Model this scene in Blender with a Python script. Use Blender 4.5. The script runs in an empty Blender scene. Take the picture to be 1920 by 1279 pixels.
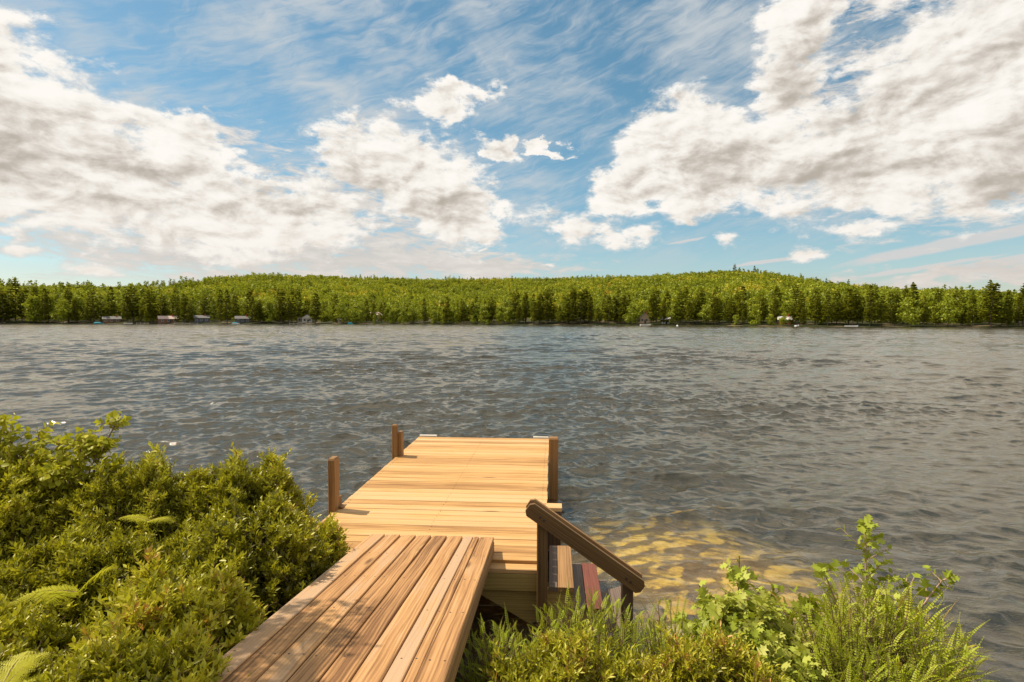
import bpy, math, random
import numpy as np
from mathutils import Vector, Matrix

S = bpy.context.scene
COL = S.collection
R = math.radians
random.seed(7)
RNG = np.random.default_rng(11)

# ------------------------------------------------------------------ camera
cd = bpy.data.cameras.new('camera'); cam = bpy.data.objects.new('camera', cd)
COL.objects.link(cam); S.camera = cam
cd.sensor_width = 36; cd.lens = 20.0; cd.clip_start = .05; cd.clip_end = 8000
cam.location = (0, 0, 2.5)
cam.rotation_mode = 'XYZ'
cam.matrix_world = Matrix.Translation((0, 0, 2.5)) @ Matrix.Rotation(R(90 - 2.07), 4, 'X') @ Matrix.Rotation(R(.06), 4, 'Z')

# ------------------------------------------------------------------ sun, view
SUN_EL, SUN_AZ = 56.0, -74.0        # azimuth from +Y, clockwise positive: sun high on the left, a little ahead of the camera
sd = Vector((math.sin(R(SUN_AZ)) * math.cos(R(SUN_EL)), math.cos(R(SUN_AZ)) * math.cos(R(SUN_EL)), math.sin(R(SUN_EL))))
sl = bpy.data.lights.new('sun', 'SUN'); sl.energy = 4.9; sl.angle = R(.42); sl.color = (1, .9, .74)
so = bpy.data.objects.new('sun', sl); COL.objects.link(so)
so.rotation_euler = sd.to_track_quat('Z', 'Y').to_euler(); so.location = (-20, -5, 40)
S.view_settings.view_transform = 'Standard'; S.view_settings.look = 'None'
S.view_settings.gamma = 1; S.view_settings.exposure = 0.27
S.render.engine = 'CYCLES'
S.cycles.max_bounces = 8; S.cycles.transparent_max_bounces = 16
S.cycles.sample_clamp_indirect = 4

# ------------------------------------------------------------------ node helpers
class Sk:
    def __init__(s, nt, o): s.nt = nt; s.o = o
    def __add__(a, b): return M(a.nt, 'ADD', a, b)
    def __radd__(a, b): return M(a.nt, 'ADD', a, b)
    def __sub__(a, b): return M(a.nt, 'SUBTRACT', a, b)
    def __rsub__(a, b): return M(a.nt, 'SUBTRACT', b, a)
    def __mul__(a, b): return M(a.nt, 'MULTIPLY', a, b)
    def __rmul__(a, b): return M(a.nt, 'MULTIPLY', a, b)
    def __truediv__(a, b): return M(a.nt, 'DIVIDE', a, b)
def setin(nt, inp, v):
    if isinstance(v, Sk): nt.links.new(v.o, inp)
    elif v is not None: inp.default_value = v
def M(nt, op, a, b=None, c=None, clamp=False):
    n = nt.nodes.new('ShaderNodeMath'); n.operation = op; n.use_clamp = clamp
    setin(nt, n.inputs[0], a); setin(nt, n.inputs[1], b)
    if c is not None: setin(nt, n.inputs[2], c)
    return Sk(nt, n.outputs[0])
def sstep(nt, x, lo, hi, a=0., b=1.):
    n = nt.nodes.new('ShaderNodeMapRange'); n.interpolation_type = 'SMOOTHSTEP'
    setin(nt, n.inputs['Value'], x); n.inputs['From Min'].default_value = lo; n.inputs['From Max'].default_value = hi
    n.inputs['To Min'].default_value = a; n.inputs['To Max'].default_value = b
    return Sk(nt, n.outputs[0])
def vec(nt, x, y, z=0.):
    n = nt.nodes.new('ShaderNodeCombineXYZ')
    setin(nt, n.inputs[0], x); setin(nt, n.inputs[1], y); setin(nt, n.inputs[2], z)
    return Sk(nt, n.outputs[0])
def sep(nt, v):
    n = nt.nodes.new('ShaderNodeSeparateXYZ'); nt.links.new(v.o, n.inputs[0])
    return [Sk(nt, n.outputs[i]) for i in range(3)]
def noise(nt, v, scale=1., detail=4., rough=.5, dist=0., lac=2., col=False, dims='3D'):
    n = nt.nodes.new('ShaderNodeTexNoise'); n.noise_dimensions = dims
    setin(nt, n.inputs['Vector'], v); n.inputs['Scale'].default_value = scale
    n.inputs['Detail'].default_value = detail; n.inputs['Roughness'].default_value = rough
    n.inputs['Distortion'].default_value = dist; n.inputs['Lacunarity'].default_value = lac
    return Sk(nt, n.outputs['Color' if col else 'Fac'])
def mixc(nt, f, a, b, mode='MIX'):
    n = nt.nodes.new('ShaderNodeMix'); n.data_type = 'RGBA'; n.blend_type = mode
    setin(nt, n.inputs[0], f); 
    for i, v in ((6, a), (7, b)):
        if isinstance(v, Sk): nt.links.new(v.o, n.inputs[i])
        else: n.inputs[i].default_value = (*v, 1) if len(v) == 3 else v
    return Sk(nt, n.outputs[2])
def ramp(nt, f, stops, interp='LINEAR'):
    n = nt.nodes.new('ShaderNodeValToRGB'); n.color_ramp.interpolation = interp
    e = n.color_ramp.elements
    while len(e) < len(stops): e.new(.5)
    for k, (p, c) in enumerate(stops): e[k].position = p; e[k].color = (*c, 1)
    setin(nt, n.inputs[0], f)
    return Sk(nt, n.outputs[0])
def attr(nt, name, fac=True):
    n = nt.nodes.new('ShaderNodeAttribute'); n.attribute_name = name
    return Sk(nt, n.outputs['Fac' if fac else 'Vector'])
def bump(nt, h, strength, dist, normal=None):
    n = nt.nodes.new('ShaderNodeBump'); n.inputs['Strength'].default_value = strength; n.inputs['Distance'].default_value = dist
    setin(nt, n.inputs['Height'], h)
    if normal: nt.links.new(normal.o, n.inputs['Normal'])
    return Sk(nt, n.outputs[0])
def newmat(name):
    m = bpy.data.materials.new(name); m.use_nodes = True
    nt = m.node_tree; nt.nodes.clear()
    out = nt.nodes.new('ShaderNodeOutputMaterial')
    return m, nt, out
def principled(nt, out, color, rough=.6, normal=None, spec=.4, metal=0.):
    p = nt.nodes.new('ShaderNodeBsdfPrincipled')
    if isinstance(color, Sk): nt.links.new(color.o, p.inputs['Base Color'])
    else: p.inputs['Base Color'].default_value = (*color, 1)
    setin(nt, p.inputs['Roughness'], rough); p.inputs['Specular IOR Level'].default_value = spec
    p.inputs['Metallic'].default_value = metal
    if normal: nt.links.new(normal.o, p.inputs['Normal'])
    nt.links.new(p.outputs[0], out.inputs[0])
    return p

# ------------------------------------------------------------------ world: sky with clouds
W = bpy.data.worlds.new('World'); S.world = W; W.use_nodes = True
nt = W.node_tree; nt.nodes.clear()
wout = nt.nodes.new('ShaderNodeOutputWorld')
sky = nt.nodes.new('ShaderNodeTexSky'); sky.sky_type = 'NISHITA'; sky.sun_disc = False
sky.sun_elevation = R(SUN_EL); sky.sun_rotation = R(SUN_AZ); sky.air_density = 1.0; sky.dust_density = .6; sky.ozone_density = 1.6
hs = nt.nodes.new('ShaderNodeHueSaturation'); nt.links.new(sky.outputs[0], hs.inputs['Color'])
hs.inputs['Hue'].default_value = .474; hs.inputs['Saturation'].default_value = 1.14; hs.inputs['Value'].default_value = .90
bg_sky = nt.nodes.new('ShaderNodeBackground'); bg_sky.inputs[1].default_value = .105
nt.links.new(hs.outputs[0], bg_sky.inputs[0])
tc = nt.nodes.new('ShaderNodeTexCoord'); D = Sk(nt, tc.outputs['Generated'])
dx, dy, dz = sep(nt, D)
az = M(nt, 'ARCTAN2', dx, dy) * 57.29578          # degrees right of +Y
el = M(nt, 'ARCSINE', M(nt, 'MAXIMUM', M(nt, 'MINIMUM', dz, 1.), -1.)) * 57.29578
P0 = vec(nt, az * .1, el * .17, 0.)
wn = noise(nt, P0, 1.1, 3, .55, col=True)
w1, w2, _ = sep(nt, wn)
wn2 = noise(nt, P0, 5.0, 4, .6, col=True)
w3, w4, _ = sep(nt, wn2)
azw = az + (w1 - .5) * 11. + (w3 - .5) * 3.6
elw = el + (w2 - .5) * 5.0 + (w4 - .5) * 2.2
def ell(a0, e0, ra, re, rot=0., a=None, e=None):
    a = azw if a is None else a; e = elw if e is None else e
    c, s = math.cos(R(rot)), math.sin(R(rot))
    u = a - a0; v = e - e0
    p = (u * c + v * s) * (1. / ra); q = (v * c - u * s) * (1. / re)
    return 1. - M(nt, 'SQRT', p * p + q * q)
def union(L):
    r = L[0]
    for x in L[1:]: r = M(nt, 'MAXIMUM', r, x)
    return r
cum = [  # az, el, radius az, radius el, tilt
    (-42, 17.5, 10, 5.6, -24), (-40, 11.5, 13, 5.5, 0), (-29, 13.5, 8, 3.2, -28), (-24, 9.5, 11, 4.6, 0), (-14, 15.6, 6.5, 4.2, 0),
    (-10, 14.5, 7.5, 4.0, -10), (-6.5, 11.2, 7.5, 4.2, -25), (-6.3, 20.8, 4.4, 1.9, -8), (-1.5, 17, 3.5, 1.2, -15), (3, 16.6, 2.2, .5, -5),
    (16, 16.5, 6.5, 5, 0), (12, 13.0, 6, 3, 8), (21, 14.5, 10, 5.0, 8), (31, 13.5, 14, 5.6, 0), (43, 14.0, 13, 7.0, 0),
    (27.5, 25.5, 4.5, 5.5, 0), (24, 20, 4, 3.6, 0), (34, 28, 4.5, 4, 0), (40, 20, 14, 5.6, 25), (49, 27, 10, 8, 20),
    (-62, 16, 14, 8, 0), (66, 15, 14, 7, 0)]
small = [(6.5, 9.2, 5.0, 1.7, -8), (9.5, 8.5, 5.0, 1.3, -5), (13, 8.6, 2.6, 1.2, 5), (31.2, 7.9, 2.7, 1.0, 0), (20.8, 7.6, 1.1, .9, -20),
         (27.3, 5.9, 1.7, .55, 0), (-3, 7.0, 1.0, .3, 0), (3.8, 5.6, .9, .28, 0), (-40, 5.2, 1.6, .45, 0), (-37, 3.9, 2.5, .7, 0), (17, 9.6, 2.6, .6, -20)]
azs = az + (w3 - .5) * 2.2 + (w1 - .5) * 1.0; els = el + (w4 - .5) * 1.2
Dm = union([ell(*c) for c in cum]) 
Ds = union([ell(*c, a=azs, e=els) * .45 for c in small])
behind = noise(nt, D, 2.2, 4, .55) - .43                       # unseen cloud in the rest of the sky, thickened to brighten the water
bmask = sstep(nt, M(nt, 'ABSOLUTE', az), 52., 75.)
bmask = M(nt, 'MAXIMUM', bmask, sstep(nt, el, 33., 45.))
Dm = union([Dm, Ds, behind * 3. * bmask - (1. - bmask) * 2.])
PC = vec(nt, az * .1, el * .19, .3)
sunoff = vec(nt, az * .1 - .055, el * .19 + .09, .3)
f1 = noise(nt, PC, 2.4, 9, .58, dist=.25); f1b = noise(nt, sunoff, 2.4, 5, .58, dist=.25)
bil = noise(nt, PC, 7., 5, .6)
fine = noise(nt, PC, 16., 5, .65, dist=.6)
dens = Dm + (f1 - .5) * 1.5 + (bil - .5) * .6 + (fine - .5) * .3
a_cum = sstep(nt, dens, -.06, .34)
# brightness of the cumulus: lit towards the sun, taupe beneath and in the thick middle
lit = (f1 - f1b) * 2.4
agr = az + (w1 - .5) * 12.; egr = el + (w2 - .5) * 5.
grey = union([ell(*c, a=agr, e=egr) for c in [(-43, 13.5, 9, 3.0, -12), (-34, 13, 6, 1.3, -20), (-37, 9.5, 6, 1.3, -8), (-14.5, 13.6, 4.5, 2.2, -20), (-22, 11.4, 5.5, .9, -15), (-7, 11.2, 4.5, 1.6, -18),
      (19, 14.2, 4.5, 2.4, 10), (30, 12, 9, 2.2, 8), (44, 12.0, 9, 3.4, 0), (49, 25, 9, 8, 20), (36, 18, 8, 1.6, 25), (27, 22, 4, 2.2, 30)]])
thick = sstep(nt, dens, .15, 1.1)
soft = noise(nt, PC, 2.0, 4, .5)
shade = sstep(nt, sstep(nt, grey + (soft - .5) * 1.2, -.8, .9) * .5 + thick * .2 - lit * 1.25 + (bil - .5) * .38 + (soft - .5) * .8, -.38, 1.25)
ccol = ramp(nt, shade, [(0, (.83, .80, .75)), (.22, (.77, .735, .68)), (.45, (.67, .63, .575)), (.7, (.55, .505, .45)), (1, (.40, .355, .305))])
# mottled white layer low on the left and middle
PM = vec(nt, az * .12 + el * .05, el * .42, 1.7)
mot = noise(nt, PM, 3.2, 9, .68, dist=.5); motb = noise(nt, PM, .8, 3, .5)
layer = union([ell(-26, 9.5, 26, 8.0, -8), ell(-22, 6.0, 32, 2.9, -2), ell(42, 3.4, 17, .9, 2), ell(45, 20, 24, 13, 15),  ell(-5, 5.0, 16, 1.2, 0)])
a_lay = sstep(nt, layer * .8 + (mot - .5) * 1.7 + (motb - .5) * .7, -.02, .5) * .93
# cirrus
cs, sn = math.cos(R(20)), math.sin(R(20))
ca = (az + (w1 - .5) * 9.) * .1; ce = (el + (w2 - .5) * 4.) * .1
PX = vec(nt, (ca * cs + ce * sn) * .9 , (ce * cs - ca * sn) * 4.2, 3.1)
ci = noise(nt, PX, 1.7, 9, .62, dist=.55); cib = noise(nt, P0, .75, 4, .55, dist=.4)
PX2 = vec(nt, (az * .1 * cs + el * .1 * sn) * .8, (el * .1 * cs - az * .1 * sn) * 8., 5.1)
ci2 = noise(nt, PX2, 2.4, 7, .6, dist=.35)
a_ci = sstep(nt, (ci - .5) * 1.1 + (cib - .5) * 1.7 + (ci2 - .5) * .45 + .08, -.16, .5) * sstep(nt, el, 3., 11.) * .84
# thin bright streaks low on the right, rising to the right
def streak(a0, e0, ra, re, rot): return ell(a0, e0, ra, re, rot, a=az + (w1 - .5) * 1.5, e=el + (w4 - .5) * .35)
st = union([streak(38, 6.2, 9.5, .6, 10), streak(41, 4.5, 10, .45, 9), streak(35.5, 4.3, 6, .22, 8), streak(17, 7.6, 2.2, .16, 9), streak(24, 5.4, 3.5, .2, 6)])
a_st = sstep(nt, st * 1.0 + (ci2 - .5) * .35 + (mot - .5) * .3, -.05, .4) * .95
thin = M(nt, 'MAXIMUM', M(nt, 'MAXIMUM', a_ci, a_lay), a_st)
lcol = ramp(nt, sstep(nt, (motb - .5) * .8 + (mot - .5) * 1.4 + .3, 0., 1.), [(0, (.50, .47, .44)), (1, (.80, .745, .68))])
tcol = mixc(nt, a_lay, (.50, .53, .545), lcol)
horizon_warm = sstep(nt, el, 12., 1.)
ccol2 = mixc(nt, horizon_warm * .35, ccol, (.62, .545, .48))
tcol2 = mixc(nt, horizon_warm * .5, tcol, (.62, .55, .495))
cc = mixc(nt, a_cum, tcol2, ccol2)
alpha = 1. - (1. - a_cum) * (1. - thin)
alpha = alpha * sstep(nt, el, -2., 1.5)
bg_c = nt.nodes.new('ShaderNodeBackground'); bg_c.inputs[1].default_value = 1.0
nt.links.new(cc.o, bg_c.inputs[0])
mx = nt.nodes.new('ShaderNodeMixShader'); nt.links.new(alpha.o, mx.inputs[0])
nt.links.new(bg_sky.outputs[0], mx.inputs[1]); nt.links.new(bg_c.outputs[0], mx.inputs[2])
nt.links.new(mx.outputs[0], wout.inputs[0])
W.cycles.sampling_method = 'MANUAL'; W.cycles.sample_map_resolution = 1024

# ------------------------------------------------------------------ object helpers
def tag(o, label=None, cat=None, group=None, kind=None):
    if label: o['label'] = label
    if cat: o['category'] = cat
    if group: o['group'] = group
    if kind: o['kind'] = kind
    return o
def empty(name, loc=(0, 0, 0), rz=0., label=None, cat=None, group=None):
    o = bpy.data.objects.new(name, None); COL.objects.link(o)
    o.location = loc; o.rotation_euler = (0, 0, rz); o.empty_display_size = .2
    return tag(o, label, cat, group)
def link(name, me, mat, parent=None):
    o = bpy.data.objects.new(name, me); COL.objects.link(o)
    if mat is not None: me.materials.append(mat)
    if parent: o.parent = parent
    return o
def npmesh(name, V, F, nv=None, attrs=None, smooth=False):
    """V (n,3); F: (m,k) int array, all faces with k corners"""
    me = bpy.data.meshes.new(name)
    V = np.ascontiguousarray(V, dtype=np.float32); F = np.ascontiguousarray(F, dtype=np.int32)
    m, k = F.shape
    me.vertices.add(len(V)); me.vertices.foreach_set('co', V.ravel())
    me.loops.add(m * k); me.loops.foreach_set('vertex_index', F.ravel())
    me.polygons.add(m); me.polygons.foreach_set('loop_start', np.arange(0, m * k, k, dtype=np.int32))
    me.polygons.foreach_set('loop_total', np.full(m, k, dtype=np.int32))
    if smooth: me.polygons.foreach_set('use_smooth', np.ones(m, dtype=bool))
    me.update(calc_edges=True)
    for an, av in (attrs or {}).items():
        a = me.attributes.new(an, 'FLOAT', 'POINT'); a.data.foreach_set('value', np.ascontiguousarray(av, dtype=np.float32))
    return me

class MB:
    """collects solid pieces with UVs in metres along / across the grain and a random tone per board"""
    def __init__(s): s.v = []; s.f = []; s.uv = []; s.t = []
    def board(s, p0, ax, up, L, w, h, ch=.004, tone=None, end_skew=0.):
        """board from p0 (centre of its underside end) along ax, length L, width w (across), height h (along up)"""
        ax = Vector(ax).normalized(); up = Vector(up).normalized(); sd_ = ax.cross(up).normalized(); up = sd_.cross(ax)
        p0 = Vector(p0); tone = random.random() if tone is None else tone
        pr = [(-w/2, 0), (w/2, 0), (w/2, h-ch), (w/2-ch, h), (-w/2+ch, h), (-w/2, h-ch)]
        b = len(s.v); n = len(pr); ou = random.uniform(0, 50); ov = random.uniform(0, 50)
        for t in (0, 1):
            for (a, c) in pr:
                s.v.append(p0 + ax * (L * t + a * end_skew) + sd_ * a + up * c); s.t.append(tone)
        per = [0]
        for i in range(n):
            j = (i+1) % n; per.append(per[-1] + math.hypot(pr[j][0]-pr[i][0], pr[j][1]-pr[i][1]))
        for i in range(n):
            j = (i+1) % n
            s.f.append((b+i, b+j, b+n+j, b+n+i))
            s.uv.append([(ou, ov+per[i]), (ou, ov+per[i+1]), (ou+L, ov+per[i+1]), (ou+L, ov+per[i])])
        s.f.append(tuple(b+i for i in reversed(range(n)))); s.uv.append([(ou+pr[i][1]*.3, ov+pr[i][0]) for i in reversed(range(n))])
        s.f.append(tuple(b+n+i for i in range(n))); s.uv.append([(ou+pr[i][1]*.3, ov+pr[i][0]) for i in range(n)])
    def box(s, c, d, tone=None, ch=.004, rz=0.):
        """axis box, grain along its longest side"""
        c = Vector(c); k = max(range(3), key=lambda i: d[i])
        rot = Matrix.Rotation(rz, 3, 'Z')
        axes = [rot @ Vector(a) for a in ((1,0,0),(0,1,0),(0,0,1))]
        up = axes[2] if k != 2 else axes[1]; hh = d[2] if k != 2 else d[1]; ww = d[0] if k != 0 else d[1]
        s.board(c - axes[k]*d[k]/2 - up*hh/2, axes[k], up, d[k], ww, hh, ch, tone)
    def poly(s, pts, th, nrm, tone=.5, gdir=None):
        """flat outline extruded by th along nrm"""
        nrm = Vector(nrm).normalized(); b = len(s.v); n = len(pts); pts = [Vector(p) for p in pts]
        u0 = Vector(gdir).normalized() if gdir else (pts[1]-pts[0]).normalized(); v0 = nrm.cross(u0); o = random.uniform(0, 40)
        for t in (0, 1):
            for p in pts: s.v.append(p + nrm*th*t); s.t.append(tone)
        P = lambda p: (o + (p-pts[0]).dot(u0), o + (p-pts[0]).dot(v0))
        s.f.append(tuple(b+i for i in reversed(range(n)))); s.uv.append([P(pts[i]) for i in reversed(range(n))])
        s.f.append(tuple(b+n+i for i in range(n))); s.uv.append([P(pts[i]) for i in range(n)])
        for i in range(n):
            j = (i+1) % n; s.f.append((b+i, b+j, b+n+j, b+n+i)); pi, pj = P(pts[i]), P(pts[j])
            s.uv.append([pi, pj, (pj[0], pj[1]+th), (pi[0], pi[1]+th)])
    def tube(s, pts, rad, n=8, tone=.5):
        pts = [Vector(p) for p in pts]; b = len(s.v)
        for i, p in enumerate(pts):
            d = (pts[min(i+1, len(pts)-1)] - pts[max(i-1, 0)]).normalized()
            q = d.to_track_quat('Z', 'Y'); r = rad[i] if hasattr(rad, '__len__') else rad
            for k in range(n):
                a = 2*math.pi*k/n; s.v.append(p + q @ Vector((r*math.cos(a), r*math.sin(a), 0))); s.t.append(tone)
        L = 0
        for i in range(len(pts)-1):
            dl = (pts[i+1]-pts[i]).length
            for k in range(n):
                j = (k+1) % n
                s.f.append((b+i*n+k, b+i*n+j, b+(i+1)*n+j, b+(i+1)*n+k)); s.uv.append([(L, k*.05), (L, k*.05+.05), (L+dl, k*.05+.05), (L+dl, k*.05)])
            L += dl
        s.f.append(tuple(b+k for k in reversed(range(n)))); s.uv.append([(0, 0)]*n)
        e = b+(len(pts)-1)*n; s.f.append(tuple(e+k for k in range(n))); s.uv.append([(0, 0)]*n)
    def build(s, name, mat, parent=None):
        me = bpy.data.meshes.new(name); me.from_pydata([tuple(v) for v in s.v], [], s.f)
        uvl = me.uv_layers.new(name='UVMap'); flat = [c for f in s.uv for p in f for c in p]; uvl.data.foreach_set('uv', flat)
        a = me.attributes.new('tone', 'FLOAT', 'POINT'); a.data.foreach_set('value', s.t)
        me.update()
        return link(name, me, mat, parent)

# ------------------------------------------------------------------ materials
def wood(name, light, mid, dark, greyish=0., knots=.5, rough=.62, wet=0.):
    m, nt, out = newmat(name)
    uv = nt.nodes.new('ShaderNodeUVMap'); uv.uv_map = 'UVMap'
    u, v, _ = sep(nt, Sk(nt, uv.outputs[0])); t = attr(nt, 'tone')
    # knots bend the grain
    kv = nt.nodes.new('ShaderNodeTexVoronoi'); kv.feature = 'F1'; kv.inputs['Scale'].default_value = 1.
    kp = vec(nt, u * 1.15, v * 5.5, 0.); nt.links.new(kp.o, kv.inputs['Vector']); kd = Sk(nt, kv.outputs['Distance'])
    kr, kg, _ = sep(nt, Sk(nt, kv.outputs['Color']))
    has = sstep(nt, kr, 1.-knots, 1.-knots+.02)
    knot = sstep(nt, kd, .16, .03) * has
    halo = sstep(nt, kd, .42, .08) * has
    wob = noise(nt, vec(nt, u * .9, v * 3., 0.), 1., 3, .5)
    vv = v + (wob - .5) * .06 + halo * .018
    g1 = noise(nt, vec(nt, u * .7, vv * 42., t * 31.), 1., 6, .65, dist=.35)
    g2 = noise(nt, vec(nt, u * 2.2, vv * 150., t * 17.), 1., 3, .6)
    wv = nt.nodes.new('ShaderNodeTexWave'); wv.wave_type = 'BANDS'; wv.bands_direction = 'Y'; wv.inputs['Scale'].default_value = 1.
    wv.inputs['Distortion'].default_value = 7.; wv.inputs['Detail'].default_value = 3; wv.inputs['Detail Scale'].default_value = .8
    wp = vec(nt, u * .8, vv * 16. + t * 13., t * 9.); nt.links.new(wp.o, wv.inputs['Vector']); cath = Sk(nt, wv.outputs['Fac'])
    blot = noise(nt, vec(nt, u * 1.4, v * 7., t * 7.), 1., 4, .6)
    g = (g1 - .5) * 1.25 + (cath - .5) * .16 + (g2 - .5) * .35 + (blot - .5) * .5 + .5 + (t - .5) * .5
    c = ramp(nt, g, [(.12, dark), (.42, mid), (.78, light)])
    if greyish:
        gm = sstep(nt, blot + (g1 - .5) * .8 + (t - .5) * .5, .45, .75) * greyish
        c = mixc(nt, gm, c, (.37, .265, .185))
    crack = sstep(nt, g1 + (g2 - .5) * .3, .36, .27) * .5
    c = mixc(nt, crack, c, tuple(x * .45 for x in dark))
    c = mixc(nt, halo * .25, c, light)
    c = mixc(nt, knot * .85, c, (.11, .045, .016))
    h = g1 * .6 + g2 * .35 - knot * .3
    if wet: c = mixc(nt, wet, c, (.03, .015, .008))
    principled(nt, out, c, rough=rough, normal=bump(nt, h, .45, .006), spec=.3)
    return m
M_DECK = wood('deck_wood', (.70, .42, .165), (.50, .275, .092), (.27, .13, .04), greyish=.3, knots=.22)
M_RAMP = wood('ramp_wood', (.60, .35, .145), (.41, .21, .078), (.17, .078, .027), greyish=.6, knots=.4, rough=.7)
M_POST = wood('post_wood', (.36, .20, .08), (.23, .12, .042), (.11, .055, .02), knots=.2)
M_BEAM = wood('beam_wood', (.42, .30, .10), (.31, .21, .065), (.17, .105, .035), knots=.3)
M_RAIL = wood('rail_wood', (.19, .108, .04), (.12, .064, .023), (.055, .028, .011), knots=.2)  # colour darkened to stand for shade on the rail's near faces
M_RED = wood('red_wood', (.21, .07, .042), (.15, .045, .028), (.07, .022, .014), knots=.25)
M_DARKW = wood('dark_wet_wood', (.12, .075, .045), (.07, .042, .026), (.03, .018, .012), knots=.2, rough=.35)
M_CHAR = wood('weathered_wood', (.22, .16, .12), (.15, .105, .075), (.08, .052, .036), knots=.3)
def plain(name, c, rough=.6, spec=.4, metal=0., var=.25, scale=3.):
    m, nt, out = newmat(name)
    tcn = nt.nodes.new('ShaderNodeTexCoord'); n = noise(nt, Sk(nt, tcn.outputs['Object']), scale, 5, .6)
    col = mixc(nt, n, tuple(x * (1 - var) for x in c), tuple(min(1, x * (1 + var)) for x in c))
    principled(nt, out, col, rough, spec=spec, metal=metal, normal=bump(nt, n, .2, .01)); return m

def leafmat(name, stops, trans=.35, rough=.45, gloss=.02, island=True, noise_scale=0., noise_amp=0.):
    m, nt, out = newmat(name)
    t = attr(nt, 'tone')
    if noise_scale:
        g = nt.nodes.new('ShaderNodeNewGeometry'); n = noise(nt, Sk(nt, g.outputs['Position']), noise_scale, 3, .6)
        t = t + (n - .5) * noise_amp
    c = ramp(nt, t, stops)
    df = nt.nodes.new('ShaderNodeBsdfDiffuse'); tl = nt.nodes.new('ShaderNodeBsdfTranslucent'); gl = nt.nodes.new('ShaderNodeBsdfGlossy')
    gl.inputs['Roughness'].default_value = rough; gl.inputs['Color'].default_value = (1, .92, .7, 1)
    nt.links.new(c.o, df.inputs[0])
    tc_ = mixc(nt, .35, c, (.55, .50, .01)); nt.links.new(tc_.o, tl.inputs[0])
    m1 = nt.nodes.new('ShaderNodeMixShader'); m1.inputs[0].default_value = trans
    nt.links.new(df.outputs[0], m1.inputs[1]); nt.links.new(tl.outputs[0], m1.inputs[2])
    m2 = nt.nodes.new('ShaderNodeMixShader'); m2.inputs[0].default_value = gloss
    nt.links.new(m1.outputs[0], m2.inputs[1]); nt.links.new(gl.outputs[0], m2.inputs[2])
    nt.links.new(m2.outputs[0], out.inputs[0]); return m
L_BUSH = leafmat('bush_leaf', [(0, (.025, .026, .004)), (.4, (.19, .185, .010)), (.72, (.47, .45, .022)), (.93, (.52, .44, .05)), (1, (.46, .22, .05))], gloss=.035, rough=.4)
L_BIRCH = leafmat('broad_leaf', [(0, (.10, .12, .008)), (.5, (.30, .31, .015)), (1, (.52, .48, .04))], trans=.42)
L_FERN = leafmat('fern_leaf', [(0, (.22, .24, .015)), (.6, (.40, .40, .02)), (1, (.55, .50, .04))], trans=.4)
L_SWEET = leafmat('sweet_fern_leaf', [(0, (.08, .12, .006)), (.5, (.26, .33, .012)), (.9, (.46, .50, .025)), (1, (.46, .30, .05))], trans=.35)
L_OAK = leafmat('lobed_leaf', [(0, (.10, .14, .012)), (.5, (.28, .33, .03)), (.9, (.42, .46, .07)), (1, (.46, .46, .10))], trans=.3, gloss=.015, rough=.45)
L_PINE = leafmat('pine_needle', [(0, (.03, .04, .005)), (.5, (.115, .13, .009)), (1, (.28, .27, .02))], trans=.22, gloss=.02, noise_scale=.05, noise_amp=.5)
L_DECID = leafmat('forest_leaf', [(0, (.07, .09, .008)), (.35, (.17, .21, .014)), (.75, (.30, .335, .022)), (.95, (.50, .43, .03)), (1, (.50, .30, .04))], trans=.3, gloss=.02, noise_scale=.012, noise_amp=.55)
M_BARK = plain('bark', (.16, .105, .07), .9, scale=8, var=.4)
M_TWIG = plain('twig_bark', (.20, .12, .07), .8, scale=20, var=.4)
M_BARKF = plain('far_bark', (.09, .065, .045), .9, scale=1, var=.3)

# ground: one sheet, bank + lake bed
def vnoise(x, y, seed=0):
    r = np.random.default_rng(seed); s = 0
    for k in range(8):
        a = r.uniform(0, 6.28); w = r.uniform(.5, 1.6); s = s + np.sin((x*math.cos(a) + y*math.sin(a))*w + r.uniform(0, 6.28))
    return s/8
def shore_y(x):
    return np.interp(x, [-60, -6, -2.2, -1.3, -.6, .6, 1.4, 2.2, 3.2, 4.5, 12, 60], [7.5, 5.6, 5.2, 4.6, 3.5, 3.55, 3.9, 3.9, 3.3, 2.4, .5, -2])
def ground_z(x, y):
    ys = shore_y(x); d = y - ys
    shelf = np.interp(x, [-4, -1.5, .6, 2.4, 4.5, 9], [.24, .20, .10, .105, .16, .20])
    bed = -2.6*(1 - np.exp(-shelf*np.clip(d, 0, 200)/2.6))
    bank = np.minimum(1.35, .02 + np.interp(x, [-2.2, -1.2], [.19, .36])*np.clip(-d, 0, 99))
    z = np.where(d > 0, bed, bank) + .05*vnoise(x*2.2, y*2.2, 1)*np.clip(np.abs(d)*2, .2, 1) + .02*vnoise(x*7, y*7, 2)
    return z
def grid_mesh(name, xs, ys, zf, mat, **k):
    X, Y = np.meshgrid(xs, ys); Z = zf(X, Y); nx, ny = len(xs), len(ys)
    V = np.stack([X.ravel(), Y.ravel(), Z.ravel()], 1)
    i = np.arange((ny-1)*(nx-1)); r, c = i//(nx-1), i % (nx-1); a = r*nx + c
    return npmesh(name, V, np.stack([a, a+1, a+nx+1, a+nx], 1), smooth=True)
def nonuni(lo, hi, c0, c1, d):
    core = np.arange(c0, c1, d); L = []; s = d; p = c0
    while p > lo: s *= 1.25; p -= s; L.append(max(p, lo))
    Rr = []; s = d; p = c1
    while p < hi: p += s; s *= 1.25; Rr.append(min(p, hi))
    return np.unique(np.concatenate([L[::-1], core, Rr]))
m, nt, out = newmat('ground_soil')
g = nt.nodes.new('ShaderNodeNewGeometry'); P = Sk(nt, g.outputs['Position']); gx, gy, gz = sep(nt, P)
n1 = noise(nt, P, 1.6, 6, .6); n2 = noise(nt, P, 14, 5, .6)
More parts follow.
